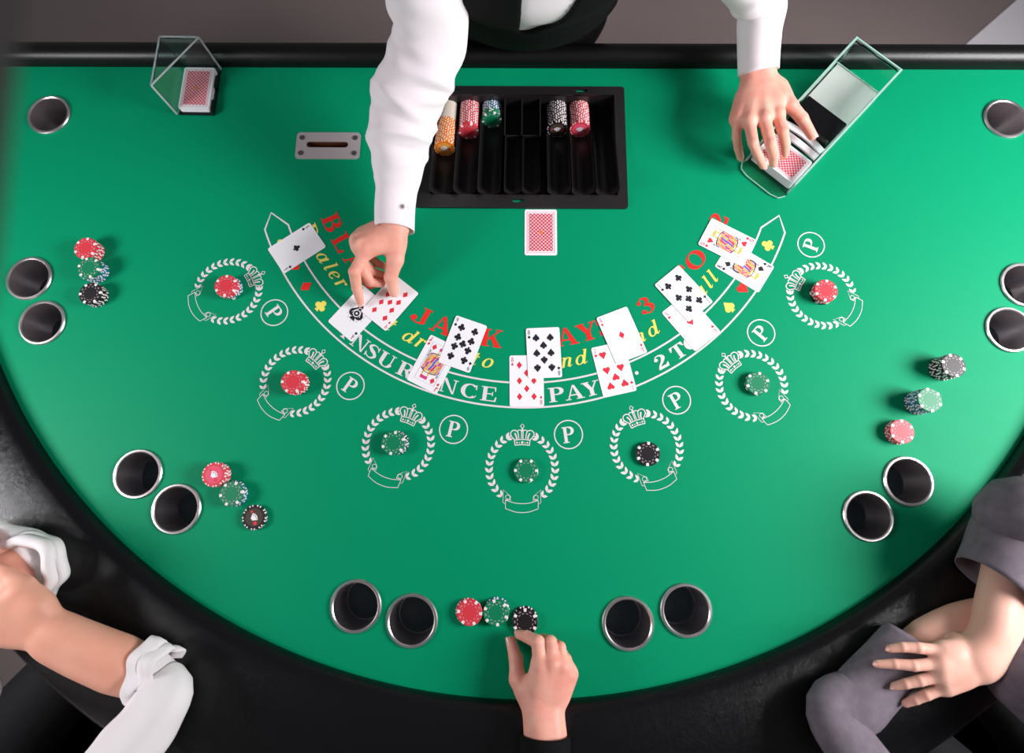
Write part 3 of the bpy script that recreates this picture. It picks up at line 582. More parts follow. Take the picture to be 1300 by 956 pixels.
def make_card(rank, kind, TL, BL, BR, z, label, TR=None):
    p = {k: P(*v) for k, v in dict(TL=TL, BL=BL, BR=BR, TR=TR).items() if v}
    c = (p['TL']+p['BR'])/2
    dn = (p['BL']-p['TL']) if 'BL' in p else (p['BR']-p['TR'])
    rot = math.atan2(dn.y, dn.x)+math.pi/2
    o = tag(empty('playing_card', (c.x, c.y, TZ+z), (0, 0, rot)), label, 'playing card', 'playing cards on the felt'); link('card_stock', STOCK, None, o)
    if rank == 'back':
        add_back(o, CTH); return o
    m = M[SUITM[kind]]; g = Ink()
    for s in (1, -1):
        ch = rank; g.add(glyph(ch), lambda x, y, s=s: (s*(-.0240+x*.0056), s*(.0328+y*.0080))); put_suit(g, kind, -.0240*s, .0284*s, .0052, s < 0)
    a, b, d = .0122, .027, .009
    lay = {'7': [(sx*a, y) for sx in (-1, 1) for y in (b, 0, -b)]+[(0, -b/2)], '8': [(sx*a, y) for sx in (-1, 1) for y in (b, 0, -b)]+[(0, -b/2), (0, b/2)],
           '9': [(sx*a, y) for sx in (-1, 1) for y in (b, d, -d, -b)]+[(0, 0)]}.get(rank, [])
    for x, y in lay: put_suit(g, kind, x, y, .0122 if kind != 'diamond' else .0112, y < -.001)
    if rank == 'A' and kind != 'spade': put_suit(g, kind, 0, 0, .0118)
    if rank in 'JQK':
        for s in (1, -1): put_suit(g, kind, -.0120*s, .0270*s, .0098, s < 0)
    g.obj('pip_print', m, o, CTH+.00042 if rank in 'JQK' else CTH+.00006)
    if rank in 'JQK': court(o, rank, kind)
    if rank == 'A' and kind == 'spade':
        g = Ink(); put_suit(g, 'spade', 0, .001, .0285); h = g.obj('ace_picture', M['c_black'], o, CTH+.00006)
        g = Ink()
        g.stroke(circle(0, -.001, .0058, 24), .0012, closed=True); g.stroke(smooth_pts([(-.009, -.004), (-.005, .004), (0, .011), (.005, .004), (.009, -.004)]), .0009); g.disc(0, -.001, .002)
        for k in range(10): t = math.radians(36*k); g.stroke([(.0065*math.cos(t), -.001+.0065*math.sin(t)), (.0078*math.cos(t), -.001+.0078*math.sin(t))], .0007)
        g.obj('ace_tracery', M['card'], o, CTH+.0001)
        g = Ink()
        for k in range(26): t = math.radians(14*k); r1 = .0165+.0022*math.sin(k*2.7); g.stroke([(.0140*math.cos(t), .0140*math.sin(t)*1.02), (r1*math.cos(t+.12), r1*math.sin(t+.12)*1.05)], .0006)
        g.obj('ace_flourish', M['c_grey'], o, CTH+.00005)
    return o
def add_back(o, z):
    g = Ink(); g.stroke([(-.0255, -.0405), (.0255, -.0405), (.0255, .0405), (-.0255, .0405)], .0005, closed=True); g.obj('border_line', M['c_pale'], o, z+.00005)
    g = Ink(); g.stroke([(-.0237, -.0387), (.0237, -.0387), (.0237, .0387), (-.0237, .0387)], .0030, closed=True); g.obj('pale_border', M['c_pale'], o, z+.00004)
    g = Ink(); g.bar(-.0215, -.0360, .0215, .0360); g.obj('back_print', M['card_back'], o, z+.00006)
    g = Ink(); g.poly([(0, .0042), (-.0042, 0), (0, -.0042), (.0042, 0)]); g.obj('centre_motif', M['c_orange'], o, z+.00009)
Z0 = .0005; Z1 = .0013
make_card('A', 'club', (393.8, 282.5), (339.2, 317), (359.8, 347.9), Z0, 'ace of clubs lying alone at the left end of the printed arc')
make_card('A', 'spade', (490, 377.5), None, (445.3, 434.9), Z0, 'ace of spades with ornate pip under the dealer fingertip', TR=(505.5, 372.0)) if False else None
c_ = make_card('A', 'spade', (461.5, 361.0), (416.5, 409.0), (445.3, 434.9), Z0, 'ace of spades with large ornate pip under the dealer fingertip')
make_card('9', 'diamond', (500.5, 346.5), (458.5, 393.9), (489.9, 422.6), Z1, 'nine of diamonds held down by the dealer thumb')
make_card('J', 'diamond', (547, 424.5), (516, 481.6), (553.9, 501), Z0, 'jack of diamonds partly under the nine of clubs')
make_card('9', 'club', (579, 400.7), None, (596.6, 473.8), Z1, 'nine of clubs overlapping the jack of diamonds', TR=(619.2, 413.8))
make_card('8', 'diamond', (646.6, 451), (647, 516.7), (691, 516.7), Z0, 'eight of diamonds partly under the eight of spades')
make_card('8', 'spade', (667, 417.7), None, (714.3, 478.6), Z1, 'eight of spades overlapping the eight of diamonds', TR=(710.5, 415.2))
make_card('7', 'heart', (750.5, 442.2), (766.4, 504.2), (808, 495.7), Z0, 'seven of hearts partly under the ace of diamonds')
make_card('A', 'diamond', (756.5, 403.4), None, (822, 448), Z1, 'ace of diamonds overlapping the seven of hearts', TR=(795.6, 389.1))
make_card('A', 'heart', (839.5, 396.6), (882.4, 446.2), (914.8, 421.5), Z0, 'ace of hearts partly under the seven of clubs')
make_card('7', 'club', (830.3, 361.4), None, (905.2, 384), Z1, 'seven of clubs overlapping the ace of hearts', TR=(861.5, 337.5))
make_card('K', 'spade', (907, 337.8), (963.1, 371.4), (982.9, 339.3), Z0, 'king of spades partly under the queen of hearts')
make_card('Q', 'heart', (884.8, 308.9), None, (961, 307), Z1, 'queen of hearts overlapping the king of spades', TR=(903.2, 278.2))
make_card('back', None, (665.9, 265.9), (665.7, 324.7), (707.6, 324.7), Z0, 'face-down card with red lattice back below the chip tray')

# ------------------------------------------------------------------ discard holder with a deck
dh = .089
dt = P(246.5, 112, 0); d_rot = -YAW*0
dk = tag(empty('card_deck', (0, 0, 0)), 'deck of red-backed cards in the clear discard holder at upper left', 'card deck')
deck_c = (P(233.8, 84.5, .016)+P(272.6, 85.3, .016)+P(266, 138, .016)+P(225, 138, .016))/4; dk.location = (deck_c.x, deck_c.y, TZ+.004)
dn = P(225, 138, .016)-P(233.8, 84.5, .016); deck_rot = math.atan2(dn.y, dn.x)+math.pi/2; dk.rotation_euler = (0, 0, deck_rot)
def deck_block(parent, n, th):
    bm = bmesh.new(); r = random.Random(3)
    for k in range(n):
        dx, dy = r.uniform(-.0003, .0003), r.uniform(-.0003, .0003); prism(bm, [(x+dx, y+dy) for x, y in rrect(CW, CL, .0035, 2)], k*th/n, (k+.86)*th/n)
    return bm_obj('card_edges', bm, M['card'], parent)
deck_block(dk, 20, .0115); add_back(dk, .0115)
dhold = tag(empty('discard_holder', (deck_c.x, deck_c.y, TZ), (0, 0, deck_rot)), 'clear acrylic discard holder with corner walls and triangular top, upper left', 'discard holder')
bm = bmesh.new(); box(bm, (-.033, -.049, .0003), (.034, .047, .0036), .001); bm_obj('base_pad', bm, M['black_block'], dhold)
bm = bmesh.new(); box(bm, (.030, -.049, .0036), (.036, -.022, .012), .001); bm_obj('corner_guide', bm, M['black_block'], dhold); bm = bmesh.new(); box(bm, (.030, .004, .0036), (.036, .030, .012), .001); bm_obj('corner_guide', bm, M['black_block'], dhold)
bm = bmesh.new(); box(bm, (-.036, -.048, .0036), (-.033, .050, dh), .0004); bm_obj('side_wall', bm, M['clear'], dhold)
bm = bmesh.new(); box(bm, (-.0328, .047, .0036), (.034, .050, dh), .0004); bm_obj('back_wall', bm, M['clear'], dhold)
bm = bmesh.new(); prism(bm, [(-.036, -.048), (.034, .050), (-.036, .050)], dh+.0002, dh+.003); bm_obj('top_plate', bm, M['clear'], dhold)
bm = bmesh.new()
def bar3(bm, a, b, r):
    a, b = Vector(a), Vector(b); q = (b-a).to_track_quat('Z', 'Y').to_matrix(); vs = []
    for p in (a, b): vs.append([bm.verts.new(p+q @ Vector((sx*r, sy*r, 0))) for sx, sy in ((-1, -1), (1, -1), (1, 1), (-1, 1))])
    for i in range(4): j = (i+1) % 4; bm.faces.new((vs[0][i], vs[0][j], vs[1][j], vs[1][i]))
    bm.faces.new(vs[0][::-1]); bm.faces.new(vs[1])
for a, b in (((-.036, -.048, dh+.0016), (.034, .050, dh+.0016)), ((-.036, -.0485, .004), (-.036, -.0485, dh)), ((.0345, .0495, .004), (.0345, .0495, dh)), ((-.036, .050, dh+.001), (.034, .050, dh+.001)), ((-.036, .050, dh+.001), (-.036, -.048, dh+.001))): bar3(bm, a, b, .0014)
bm_obj('polished_edge', bm, M['edge2'], dhold)

# ------------------------------------------------------------------ dealing shoe
fr = P(1000, 246.5, 0); rr = P(1109, 129, 0); fl_ = P(946, 213, 0)
axd = (rr-fr).normalized(); L_S = (rr-fr).length; W_S = .098
ang = math.atan2(axd.y, axd.x)-math.pi/2            # local +y runs from the mouth to the rear
shoe = tag(empty('card_shoe', (fr.x, fr.y, TZ), (0, 0, ang)), 'clear acrylic dealing shoe lying diagonally at upper right under the dealer hand', 'card shoe')
def side(xa, xb):
    bm = bmesh.new(); pr = [(0, .0035), (L_S, .0035), (L_S+.004, .087), (L_S-.03, .087), (.075, .050), (0, .034)]
    A_ = [bm.verts.new((xa, y, z)) for y, z in pr]; B_ = [bm.verts.new((xb, y, z)) for y, z in pr]; bm.faces.new(A_); bm.faces.new(B_[::-1])
    for i in range(len(pr)): j = (i+1) % len(pr); bm.faces.new((A_[i], A_[j], B_[j], B_[i]))
    return bm_obj('side_wall', bm, M['clear'], shoe)
side(-.003, 0); side(-W_S, -W_S+.003)
bm = bmesh.new(); box(bm, (-W_S, 0, .0004), (0, L_S, .0034), .0004); bm_obj('base_plate', bm, M['clear'], shoe)
bm = bmesh.new(); box(bm, (-W_S+.0032, L_S-.004, .004), (-.0032, L_S-.001, .086), .0004); bm_obj('rear_wall', bm, M['clear'], shoe)
bm = bmesh.new(); prism(bm, [(-W_S, -.001), (-W_S-.001, -.010), (-W_S+.006, -.020), (-W_S+.02, -.024), (-.024, -.024), (-.008, -.020), (-.001, -.008), (0, -.001)], .0004, .0040); bm_obj('front_lip', bm, M['clear'], shoe)
bm = bmesh.new()                                       # sloped floor plate that carries the cards
pl = [(.10, .010), (L_S-.022, .044), (L_S-.022, .047), (.10, .013)]
A_ = [bm.verts.new((-W_S+.0045, y, z)) for y, z in pl]; B_ = [bm.verts.new((-.0045, y, z)) for y, z in pl]; bm.faces.new(A_); bm.faces.new(B_[::-1])
for i in range(4): j = (i+1) % 4; bm.faces.new((A_[i], A_[j], B_[j], B_[i]))
bm_obj('sloped_plate', bm, M['frost'], shoe)
bm = bmesh.new()
for x in (-.0015, -W_S+.0015):
    for a, b in (((x, 0, .034), (x, .075, .050)), ((x, .075, .050), (x, L_S-.03, .087)), ((x, L_S-.03, .087), (x, L_S+.004, .087)), ((x, L_S+.004, .087), (x, L_S, .003)), ((x, 0, .003), (x, L_S, .003)), ((x, 0, .003), (x, 0, .034))): bar3(bm, a, b, .0018)
bar3(bm, (-W_S, L_S+.003, .087), (0, L_S+.003, .087), .0013); bar3(bm, (-W_S+.003, L_S-.023, .047), (-.003, L_S-.023, .047), .0011)
lp = [(-W_S, -.001), (-W_S-.001, -.010), (-W_S+.006, -.020), (-W_S+.02, -.024), (-.024, -.024), (-.008, -.020), (-.001, -.008)]
for a, b in zip(lp, lp[1:]): bar3(bm, (*a, .003), (*b, .003), .0009)
bm_obj('polished_edge', bm, M['edge'], shoe)
bm = bmesh.new(); box(bm, (-W_S+.006, .100, .018), (-.006, .150, .046), .003); wgt = bm_obj('card_weight', bm, M['black_block'], shoe); wgt['label'] = 'glossy black sliding weight block'
sdk = tag(empty('card_deck', shoe.matrix_basis @ Vector((-W_S/2, .034, .005)), (math.radians(12), 0, ang)), 'deck of red-backed cards inside the dealing shoe at upper right', 'card deck')
deck_block(sdk, 26, .020); add_back(sdk, .020)
sdk.rotation_euler = (0, 0, ang+math.pi/2); 
bm = bmesh.new()
def arcband(y0, y1, bow):
    n = 10; lo = [(-W_S+.006+(W_S-.012)*k/n, y0+bow*math.sin(math.pi*k/n)) for k in range(n+1)]; hi = [(-W_S+.006+(W_S-.012)*k/n, y1+bow*math.sin(math.pi*k/n)) for k in range(n+1)]
    prism(bm, lo+hi[::-1], .026, .030)
arcband(.066, .078, .002); bm_obj('card_divider', bm, M['card'], shoe); bm = bmesh.new(); arcband(.081, .094, .006); bm_obj('card_divider', bm, M['card'], shoe)

# ------------------------------------------------------------------ implicit surfaces for bodies
def smin(a, b, k):
    if k <= 0: return np.minimum(a, b)
    h = np.clip(.5+.5*(b-a)/k, 0, 1); return b*(1-h)+a*h-k*h*(1-h)
class Field:
    def __init__(s, lo, hi, h):
        s.lo = np.array(lo, np.float32); s.h = h; s.n = np.ceil((np.array(hi)-np.array(lo))/h).astype(int)+1
        s.ax = [s.lo[i]+np.arange(s.n[i], dtype=np.float32)*h for i in range(3)]
    def blank(s): return np.full(tuple(s.n), .05, np.float32)
    def _sub(s, D, lo, hi):
        i0 = [max(0, int((lo[i]-s.lo[i])/s.h)) for i in range(3)]; i1 = [min(s.n[i], int((hi[i]-s.lo[i])/s.h)+2) for i in range(3)]
        if any(a >= b for a, b in zip(i0, i1)): return None
        sl = tuple(slice(a, b) for a, b in zip(i0, i1)); X = s.ax[0][sl[0]][:, None, None]; Y = s.ax[1][sl[1]][None, :, None]; Z = s.ax[2][sl[2]][None, None, :]
        return sl, X, Y, Z
    def cap(s, D, a, b, ra, rb, k=.004, flat=None):
        a = np.array(a, np.float32); b = np.array(b, np.float32); m = max(ra, rb)+.022
        q = s._sub(D, np.minimum(a, b)-m, np.maximum(a, b)+m)
        if q is None: return
        sl, X, Y, Z = q; d = b-a; l2 = float(d @ d)+1e-12
        t = np.clip(((X-a[0])*d[0]+(Y-a[1])*d[1]+(Z-a[2])*d[2])/l2, 0, 1)
        e = np.sqrt((X-a[0]-t*d[0])**2+(Y-a[1]-t*d[1])**2+(Z-a[2]-t*d[2])**2)-(ra+(rb-ra)*t)
        D[sl] = smin(D[sl], e, k)
    def ell(s, D, c, r, k=.01, R=None):
        c = np.array(c, np.float32); r = np.array(r, np.float32); m = float(r.max())+.03; q = s._sub(D, c-m, c+m)
        if q is None: return
        sl, X, Y, Z = q; x, y, z = X-c[0], Y-c[1], Z-c[2]
        if R is not None: R = np.array(R, np.float32); x, y, z = R[0, 0]*x+R[1, 0]*y+R[2, 0]*z, R[0, 1]*x+R[1, 1]*y+R[2, 1]*z, R[0, 2]*x+R[1, 2]*y+R[2, 2]*z
        l = np.sqrt((x/r[0])**2+(y/r[1])**2+(z/r[2])**2); g = np.sqrt((x/r[0]**2)**2+(y/r[1]**2)**2+(z/r[2]**2)**2)+1e-6
        D[sl] = smin(D[sl], l*(l-1)/g, k)
def surface_nets(D, F):
    S = D < 0; n = D.shape
    C = [S[i:n[0]-1+i, j:n[1]-1+j, k:n[2]-1+k] for i in (0, 1) for j in (0, 1) for k in (0, 1)]
    cnt = sum(c.astype(np.int8) for c in C); act = (cnt > 0) & (cnt < 8); idx = np.argwhere(act)
    ids = np.full(act.shape, -1, np.int64); ids[act] = np.arange(len(idx)); acc = np.zeros((len(idx), 3)); num = np.zeros(len(idx))
    corners = [(i, j, k) for i in (0, 1) for j in (0, 1) for k in (0, 1)]
    for a in range(8):
        for ax in range(3):
            ca = corners[a]
            if ca[ax] == 1: continue
            cb = list(ca); cb[ax] = 1
            va = D[idx[:, 0]+ca[0], idx[:, 1]+ca[1], idx[:, 2]+ca[2]]; vb = D[idx[:, 0]+cb[0], idx[:, 1]+cb[1], idx[:, 2]+cb[2]]
            m = (va < 0) != (vb < 0); t = np.where(m, va/np.where(m, va-vb, 1), 0)
            p = np.tile(np.array(ca, float), (len(idx), 1)); p[:, ax] += t; acc[m] += p[m]; num[m] += 1
    V = (idx+acc/num[:, None])*F.h+F.lo; Q = []
    for ax in range(3):
        o = [x for x in range(3) if x != ax]
        sA = [slice(0, n[i]-1) if i == ax else slice(1, n[i]-1) for i in range(3)]; sB = list(sA); sB[ax] = slice(1, n[ax])
        A = S[tuple(sA)]; B = S[tuple(sB)]; e = np.argwhere(A != B); sgn = A[e[:, 0], e[:, 1], e[:, 2]]; base = e.copy()
        for i in o: base[:, i] += 1
        def cell(d1, d2):
            c = base.copy(); c[:, o[0]] -= d1; c[:, o[1]] -= d2; return ids[c[:, 0], c[:, 1], c[:, 2]]
        q = np.stack([cell(1, 1), cell(0, 1), cell(0, 0), cell(1, 0)], 1)
        flip = sgn if ax != 1 else ~sgn
        q[~flip] = q[~flip][:, ::-1]; Q.append(q)
    return V, np.concatenate(Q)
def mesh_np(name, V, Q, m, parent=None, smooth=True):
    me = bpy.data.meshes.new(name); me.vertices.add(len(V)); me.vertices.foreach_set('co', np.asarray(V, np.float32).ravel())
    me.loops.add(Q.size); me.loops.foreach_set('vertex_index', Q.astype(np.int32).ravel()); me.polygons.add(len(Q))
    me.polygons.foreach_set('loop_start', np.arange(0, Q.size, 4, dtype=np.int32)); me.polygons.foreach_set('loop_total', np.full(len(Q), 4, np.int32)) if False else None
    me.update(calc_edges=True); me.validate(); o = link(name, me, m, parent)
    me.polygons.foreach_set('use_smooth', np.full(len(me.polygons), smooth)); return o
def joined(name, parts, m, parent):
    Vs, Qs, b = [], [], 0
    for V, Q in parts: Vs.append(V); Qs.append(Q+b); b += len(V)
    return mesh_np(name, np.concatenate(Vs), np.concatenate(Qs), m, parent)
def hand(wrist, arm, mcps, fingers, thumb, fr_=None, tr=None, pr=.0125, up=(0, 0, 1), arm_r=(.024, .034), h=.0015, tendons=True, gap=.0008):
    """wrist/arm: points; fingers: list of 3 joints after each MCP; thumb: 4 points from its root; returns field mesh"""
    fr_ = fr_ or [(.0094, .0086, .0078, .0068)]*4; tr = tr or (.0130, .0118, .0105, .0085)
    pts = [wrist, *arm, *mcps, *thumb]+[p for f in fingers for p in f]
    A = np.array([tuple(p) for p in pts]); mg = .046; F = Field(A.min(0)-mg, A.max(0)+mg, h)
    palm = F.blank(); cen = sum((Vector(m) for m in mcps), Vector())/4; w_ = Vector(wrist); across = (Vector(mcps[0])-Vector(mcps[3])).normalized()
    for i, m in enumerate(mcps):
        root = w_+across*(.013-.0085*i); F.cap(palm, root, m, .0155, pr-.0005*(i == 3), .012)
        mid = root.lerp(Vector(m), .5)+Vector(up)*-.004; F.cap(palm, mid, Vector(m)+Vector(up)*-.004, .013, .011, .010)
    F.cap(palm, w_+across*.012, thumb[0], .016, tr[0]+.001, .012); F.cap(palm, thumb[0], thumb[1], tr[0]+.001, tr[1], .010)
    F.cap(palm, Vector(thumb[0]).lerp(Vector(thumb[1]), .45), Vector(mcps[0]).lerp(w_, .25), .009, .010, .014)
    if arm:
        sp = [Vector(q) for q in smooth_pts([tuple(w_)]+[tuple(p) for p in arm], 5)]; rs = np.interp(np.linspace(0, 1, len(sp)), np.linspace(0, 1, len(arm_r)), arm_r)
        for k in range(len(sp)-1):
            d = (sp[k+1]-sp[k]).normalized(); sd = across-across.dot(d)*d; sd.normalize(); o1 = rs[k]*.26
            for s_ in (-1, 1): F.cap(palm, sp[k]+sd*s_*o1, sp[k+1]+sd*s_*o1, rs[k]*.80, rs[k+1]*.80, .006)
    if tendons:
        for i, m in enumerate(mcps):
            root = w_+across*(.008-.005*i)+Vector(up)*.0075; F.cap(palm, root.lerp(Vector(m)+Vector(up)*(pr-.0035), .35), Vector(m)+Vector(up)*(pr-.0045), .0030, .0040, .005)
            F.ell(palm, Vector(m)+Vector(up)*(pr-.0075), (.0085, .0085, .0085), .005)
    fing = F.blank()
    for i, f in enumerate(fingers):
        D = F.blank(); ch = [Vector(mcps[i])]+[Vector(q) for q in f]; rr_ = fr_[i]
        for a, b, ra, rb in zip(ch, ch[1:], rr_, rr_[1:]): F.cap(D, a, b, ra, rb, .0008)
        for j in (1, 2): F.ell(D, ch[j]+Vector(up)*.0008, (rr_[j]*.985,)*3, .0012)
        fing = smin(fing, D, gap)
    D = F.blank(); ch = [Vector(q) for q in thumb]
    for j in (1, 2): F.cap(D, ch[j], ch[j+1], tr[j], tr[j+1], .003)
    F.ell(D, ch[2], (tr[2],)*3, .001); fing = smin(fing, D, gap); D = smin(palm, fing, .0055)
    return surface_nets(D, F)
def nail(parent, tip, prev, up, r=.0048, ln=.0062, m='nail'):
    """a thin curved nail lying on the back of a fingertip"""
    t = Vector(tip); d = (t-Vector(prev)).normalized(); u = (Vector(up)-d*Vector(up).dot(d)).normalized(); s = d.cross(u); vs, fs = [], []; n, k = 6, 7
    for i in range(n+1):
        for j in range(k+1):
            a = (j/k-.5)*1.9; l = (i/n-.5)*2; wd = math.sqrt(max(0, 1-abs(l)**3.2))*.95+.05
            vs.append(t+d*(l*ln*.9+.0012)+s*(math.sin(a)*r*1.15*wd)+u*(r*1.42*math.cos(a*wd)-.0003*l*l))
    for i in range(n):
        for j in range(k): b = i*(k+1)+j; fs.append((b, b+1, b+k+2, b+k+1))
    return pyd('fingernail', vs, fs, M[m], parent, True, fix=False)
def loft(name, pts, radii, m, parent, up=(0, 0, 1), seg=56, rings=90, wr_amp=.0, wr_freq=(60, 5), cuff=True, seed=0, flat=1.0, folds=(), cuff_cut=0.0, cap_end=False):
    """cloth tube along a spine: radii in m, folds = list of (s, width, amp, angle)"""
    pts = [Vector(p) for p in pts]; sp = [Vector(q) for q in smooth_pts([tuple(p) for p in pts], 16)]; ls = [0]
    for a, b in zip(sp, sp[1:]): ls.append(ls[-1]+(b-a).length)
    T = ls[-1]; tt = np.linspace(0, 1, rings+1); src = np.array(ls)/T; C = np.array([[np.interp(t, src, [q[i] for q in sp]) for i in range(3)] for t in tt])
    rk = np.interp(tt, np.linspace(0, 1, len(radii)), radii); r_ = random.Random(seed); ph = [r_.uniform(0, 6.28) for _ in range(8)]
    vs, fs = [], []; U = Vector(up); FRM = []
    for i in range(rings+1):
        a = (Vector(C[min(i+1, rings)])-Vector(C[max(i-1, 0)])).normalized()
        s = a.cross(U) if i == 0 else FRM[-1][1]-a*FRM[-1][1].dot(a); s.normalize(); FRM.append((a, s, s.cross(a)))
    def ring(i, scale=0.0, shift=0.0):
        c = Vector(C[i]); a, s, u = FRM[i]; t = tt[i]; L = t*T; out = []
        for j in range(seg):
            th = 2*math.pi*j/seg; env = min(1, max(0, (t-.12)/.15)) if cuff else 1
            wv = math.sin(L*wr_freq[0]+2.2*math.sin(th+ph[0])+ph[1])*math.sin(th*2+ph[2]+L*9)+.7*math.sin(L*wr_freq[0]*1.9+1.5*math.cos(th*2+ph[3])+ph[4])*math.cos(th+ph[5])+.5*math.sin(th*wr_freq[1]+L*22+ph[6])
            r = rk[i]+wr_amp*wv*env
            for fs_, fw, fa, fth in folds: r += fa*math.exp(-((t-fs_-.04*math.cos(th-fth))/fw)**2)*(.35+.65*max(0, math.cos(th-fth)))
            r -= scale; q = c+s*(r*math.cos(th))+u*(r*flat*math.sin(th))+a*shift
            if cuff_cut and i < 12: q += a*cuff_cut*math.cos(th)*(1-i/12)
            out.append(q)
        return out
    R_ = ([ring(int(rings*.07), .0035), ring(2, .0030), ring(0, .0022)] if cuff else [])+[ring(i) for i in range(rings+1)]
    for r in R_: vs += r
    for i in range(len(R_)-1):
        for j in range(seg): k = (j+1) % seg; fs.append((i*seg+j, i*seg+k, (i+1)*seg+k, (i+1)*seg+j))
    if cap_end: fs.append(tuple((len(R_)-1)*seg+j for j in range(seg)))
    o = pyd(name, vs, fs, m, parent, True); return o
def torso_mesh(name, spine, radii, m, parent, extra=(), h=.006, cut=None, grow=0, k=.05):
    """spine points with (rx, ry) ellipses; rx across"""
    A = np.array([tuple(p) for p in spine]); F = Field(A.min(0)-.30, A.max(0)+.30, h); D = F.blank()
    for a, b, (xa, ya, dx_), (xb, yb, _) in zip(spine, spine[1:], radii, radii[1:]):
        n = 3
        for i in range(n+1):
            t = i/n; c = Vector(a).lerp(Vector(b), t); rx = xa+(xb-xa)*t; ry = ya+(yb-ya)*t; ac = Vector(dx_).normalized(); fwd_ = Vector((-ac.y, ac.x, 0)); 
            R = np.array([[ac.x, fwd_.x, 0], [ac.y, fwd_.y, 0], [0, 0, 1]]); F.ell(D, c, (rx+grow, ry+grow, .075+grow), k, R)
    for a, b, ra, rb in extra: F.cap(D, a, b, ra+grow, rb+grow, .03)
    if cut is not None:
        X = F.ax[0][:, None, None]; Y = F.ax[1][None, :, None]; Z = F.ax[2][None, None, :]; D = np.maximum(D, cut(X, Y, Z))
    V, Q = surface_nets(D, F); return mesh_np(name, V, Q, m, parent)
def head(c, face, parent, skin, hairm, long_hair=False):
    """head of a person: c centre, face = unit vector the face looks along; returns (V,Q) and adds eyes, lips, hair"""
    f = Vector(face).normalized(); s = f.cross(Vector((0, 0, 1))); s.normalize(); u = s.cross(f); c = Vector(c)
    W = lambda x, y, z: c+s*x+f*y+u*z
    R = np.array([[s.x, f.x, u.x], [s.y, f.y, u.y], [s.z, f.z, u.z]]); F = Field(np.array(c)-.17, np.array(c)+.17, .0036); D = F.blank()
    F.ell(D, W(0, -.015, .03), (.075, .092, .080), .01, R); F.ell(D, W(0, .030, -.045), (.050, .050, .060), .03, R); F.cap(D, W(0, .055, -.088), W(0, .05, -.07), .018, .022, .02)
    F.cap(D, W(0, .078, .012), W(0, .096, -.022), .008, .012, .008); F.cap(D, W(-.012, .084, -.026), W(.012, .084, -.026), .007, .007, .006); F.cap(D, W(-.035, .068, .024), W(.035, .068, .024), .010, .010, .012)
    for q in (-1, 1): F.ell(D, W(q*.076, -.010, -.005), (.008, .018, .030), .004, R); F.ell(D, W(q*.036, .052, -.02), (.024, .024, .022), .02, R)
    F.cap(D, W(-.016, .074, -.050), W(.016, .074, -.050), .010, .010, .01); F.cap(D, W(0, -.02, -.05), W(0, -.04, -.16), .055, .058, .02)
    VQ = surface_nets(D, F)
    for q in (-1, 1):
        v, fc = lathe([(.0118*math.sin(a), .0118*math.cos(a)) for a in np.linspace(.01, 3.13, 9)], 14); pyd('eye', [W(q*.031+a, .066+z*.9, .004+b) for a, b, z in v], fc, M['eye'], parent, True)
        v, fc = lathe([(.0052*math.sin(a), .002+.0100*math.cos(a)) for a in np.linspace(.01, 1.3, 5)], 12); pyd('iris', [W(q*.031+a, .0668+z, .004+b) for a, b, z in v], fc, M['iris'], parent, True)
        g = [W(q*(.018+.006*i), .083-.0016*i*i*.5, .020+.002*math.sin(i)) for i in range(5)]; bm = bmesh.new(); [bar3(bm, a, b, .0025) for a, b in zip(g, g[1:])]; bm_obj('eyebrow', bm, M[hairm], parent)
    v, fc = lathe([(math.sin(a), math.cos(a)) for a in np.linspace(.01, 3.13, 9)], 16); pyd('lips', [W(a*.022, .080+b*.007, -.050+z*.007) for a, b, z in v], fc, M['lips'], parent, True)
    D = F.blank(); F.ell(D, W(0, -.022, .036), (.084, .098, .088), .01, R)
    if long_hair:
        for q in (-1, 1): F.cap(D, W(q*.065, -.03, 0), W(q*.07, -.04, -.13), .035, .03, .02)
        F.cap(D, W(0, -.08, 0), W(0, -.08, -.13), .05, .045, .02)
    X = F.ax[0][:, None, None]-c.x; Y = F.ax[1][None, :, None]-c.y; Z = F.ax[2][None, None, :]-c.z
    yf = X*f.x+Y*f.y+Z*f.z; zu = X*u.x+Y*u.y+Z*u.z; face_cut = np.minimum(yf-.028, .062-zu); D = np.maximum(D, face_cut)
    V, Q = surface_nets(D, F); mesh_np('hair', V, Q, M[hairm], parent); return VQ

UP = Vector((0, 0, 1))
def core(caps, h=.010):
    A = np.array([tuple(p) for a, b, _ in caps for p in (a, b)]); F = Field(A.min(0)-.09, A.max(0)+.09, h); D = F.blank()
    for a, b, r in caps: F.cap(D, a, b, r, r, .02)
    return surface_nets(D, F)
# ------------------------------------------------------------------ the dealer
dealer = tag(empty('person', (0, .45, 0)), 'dealer in white shirt and black vest leaning over the table, dealing cards', 'person')
def Q(*p): return P(p[0], p[1], p[2])
dpar = []
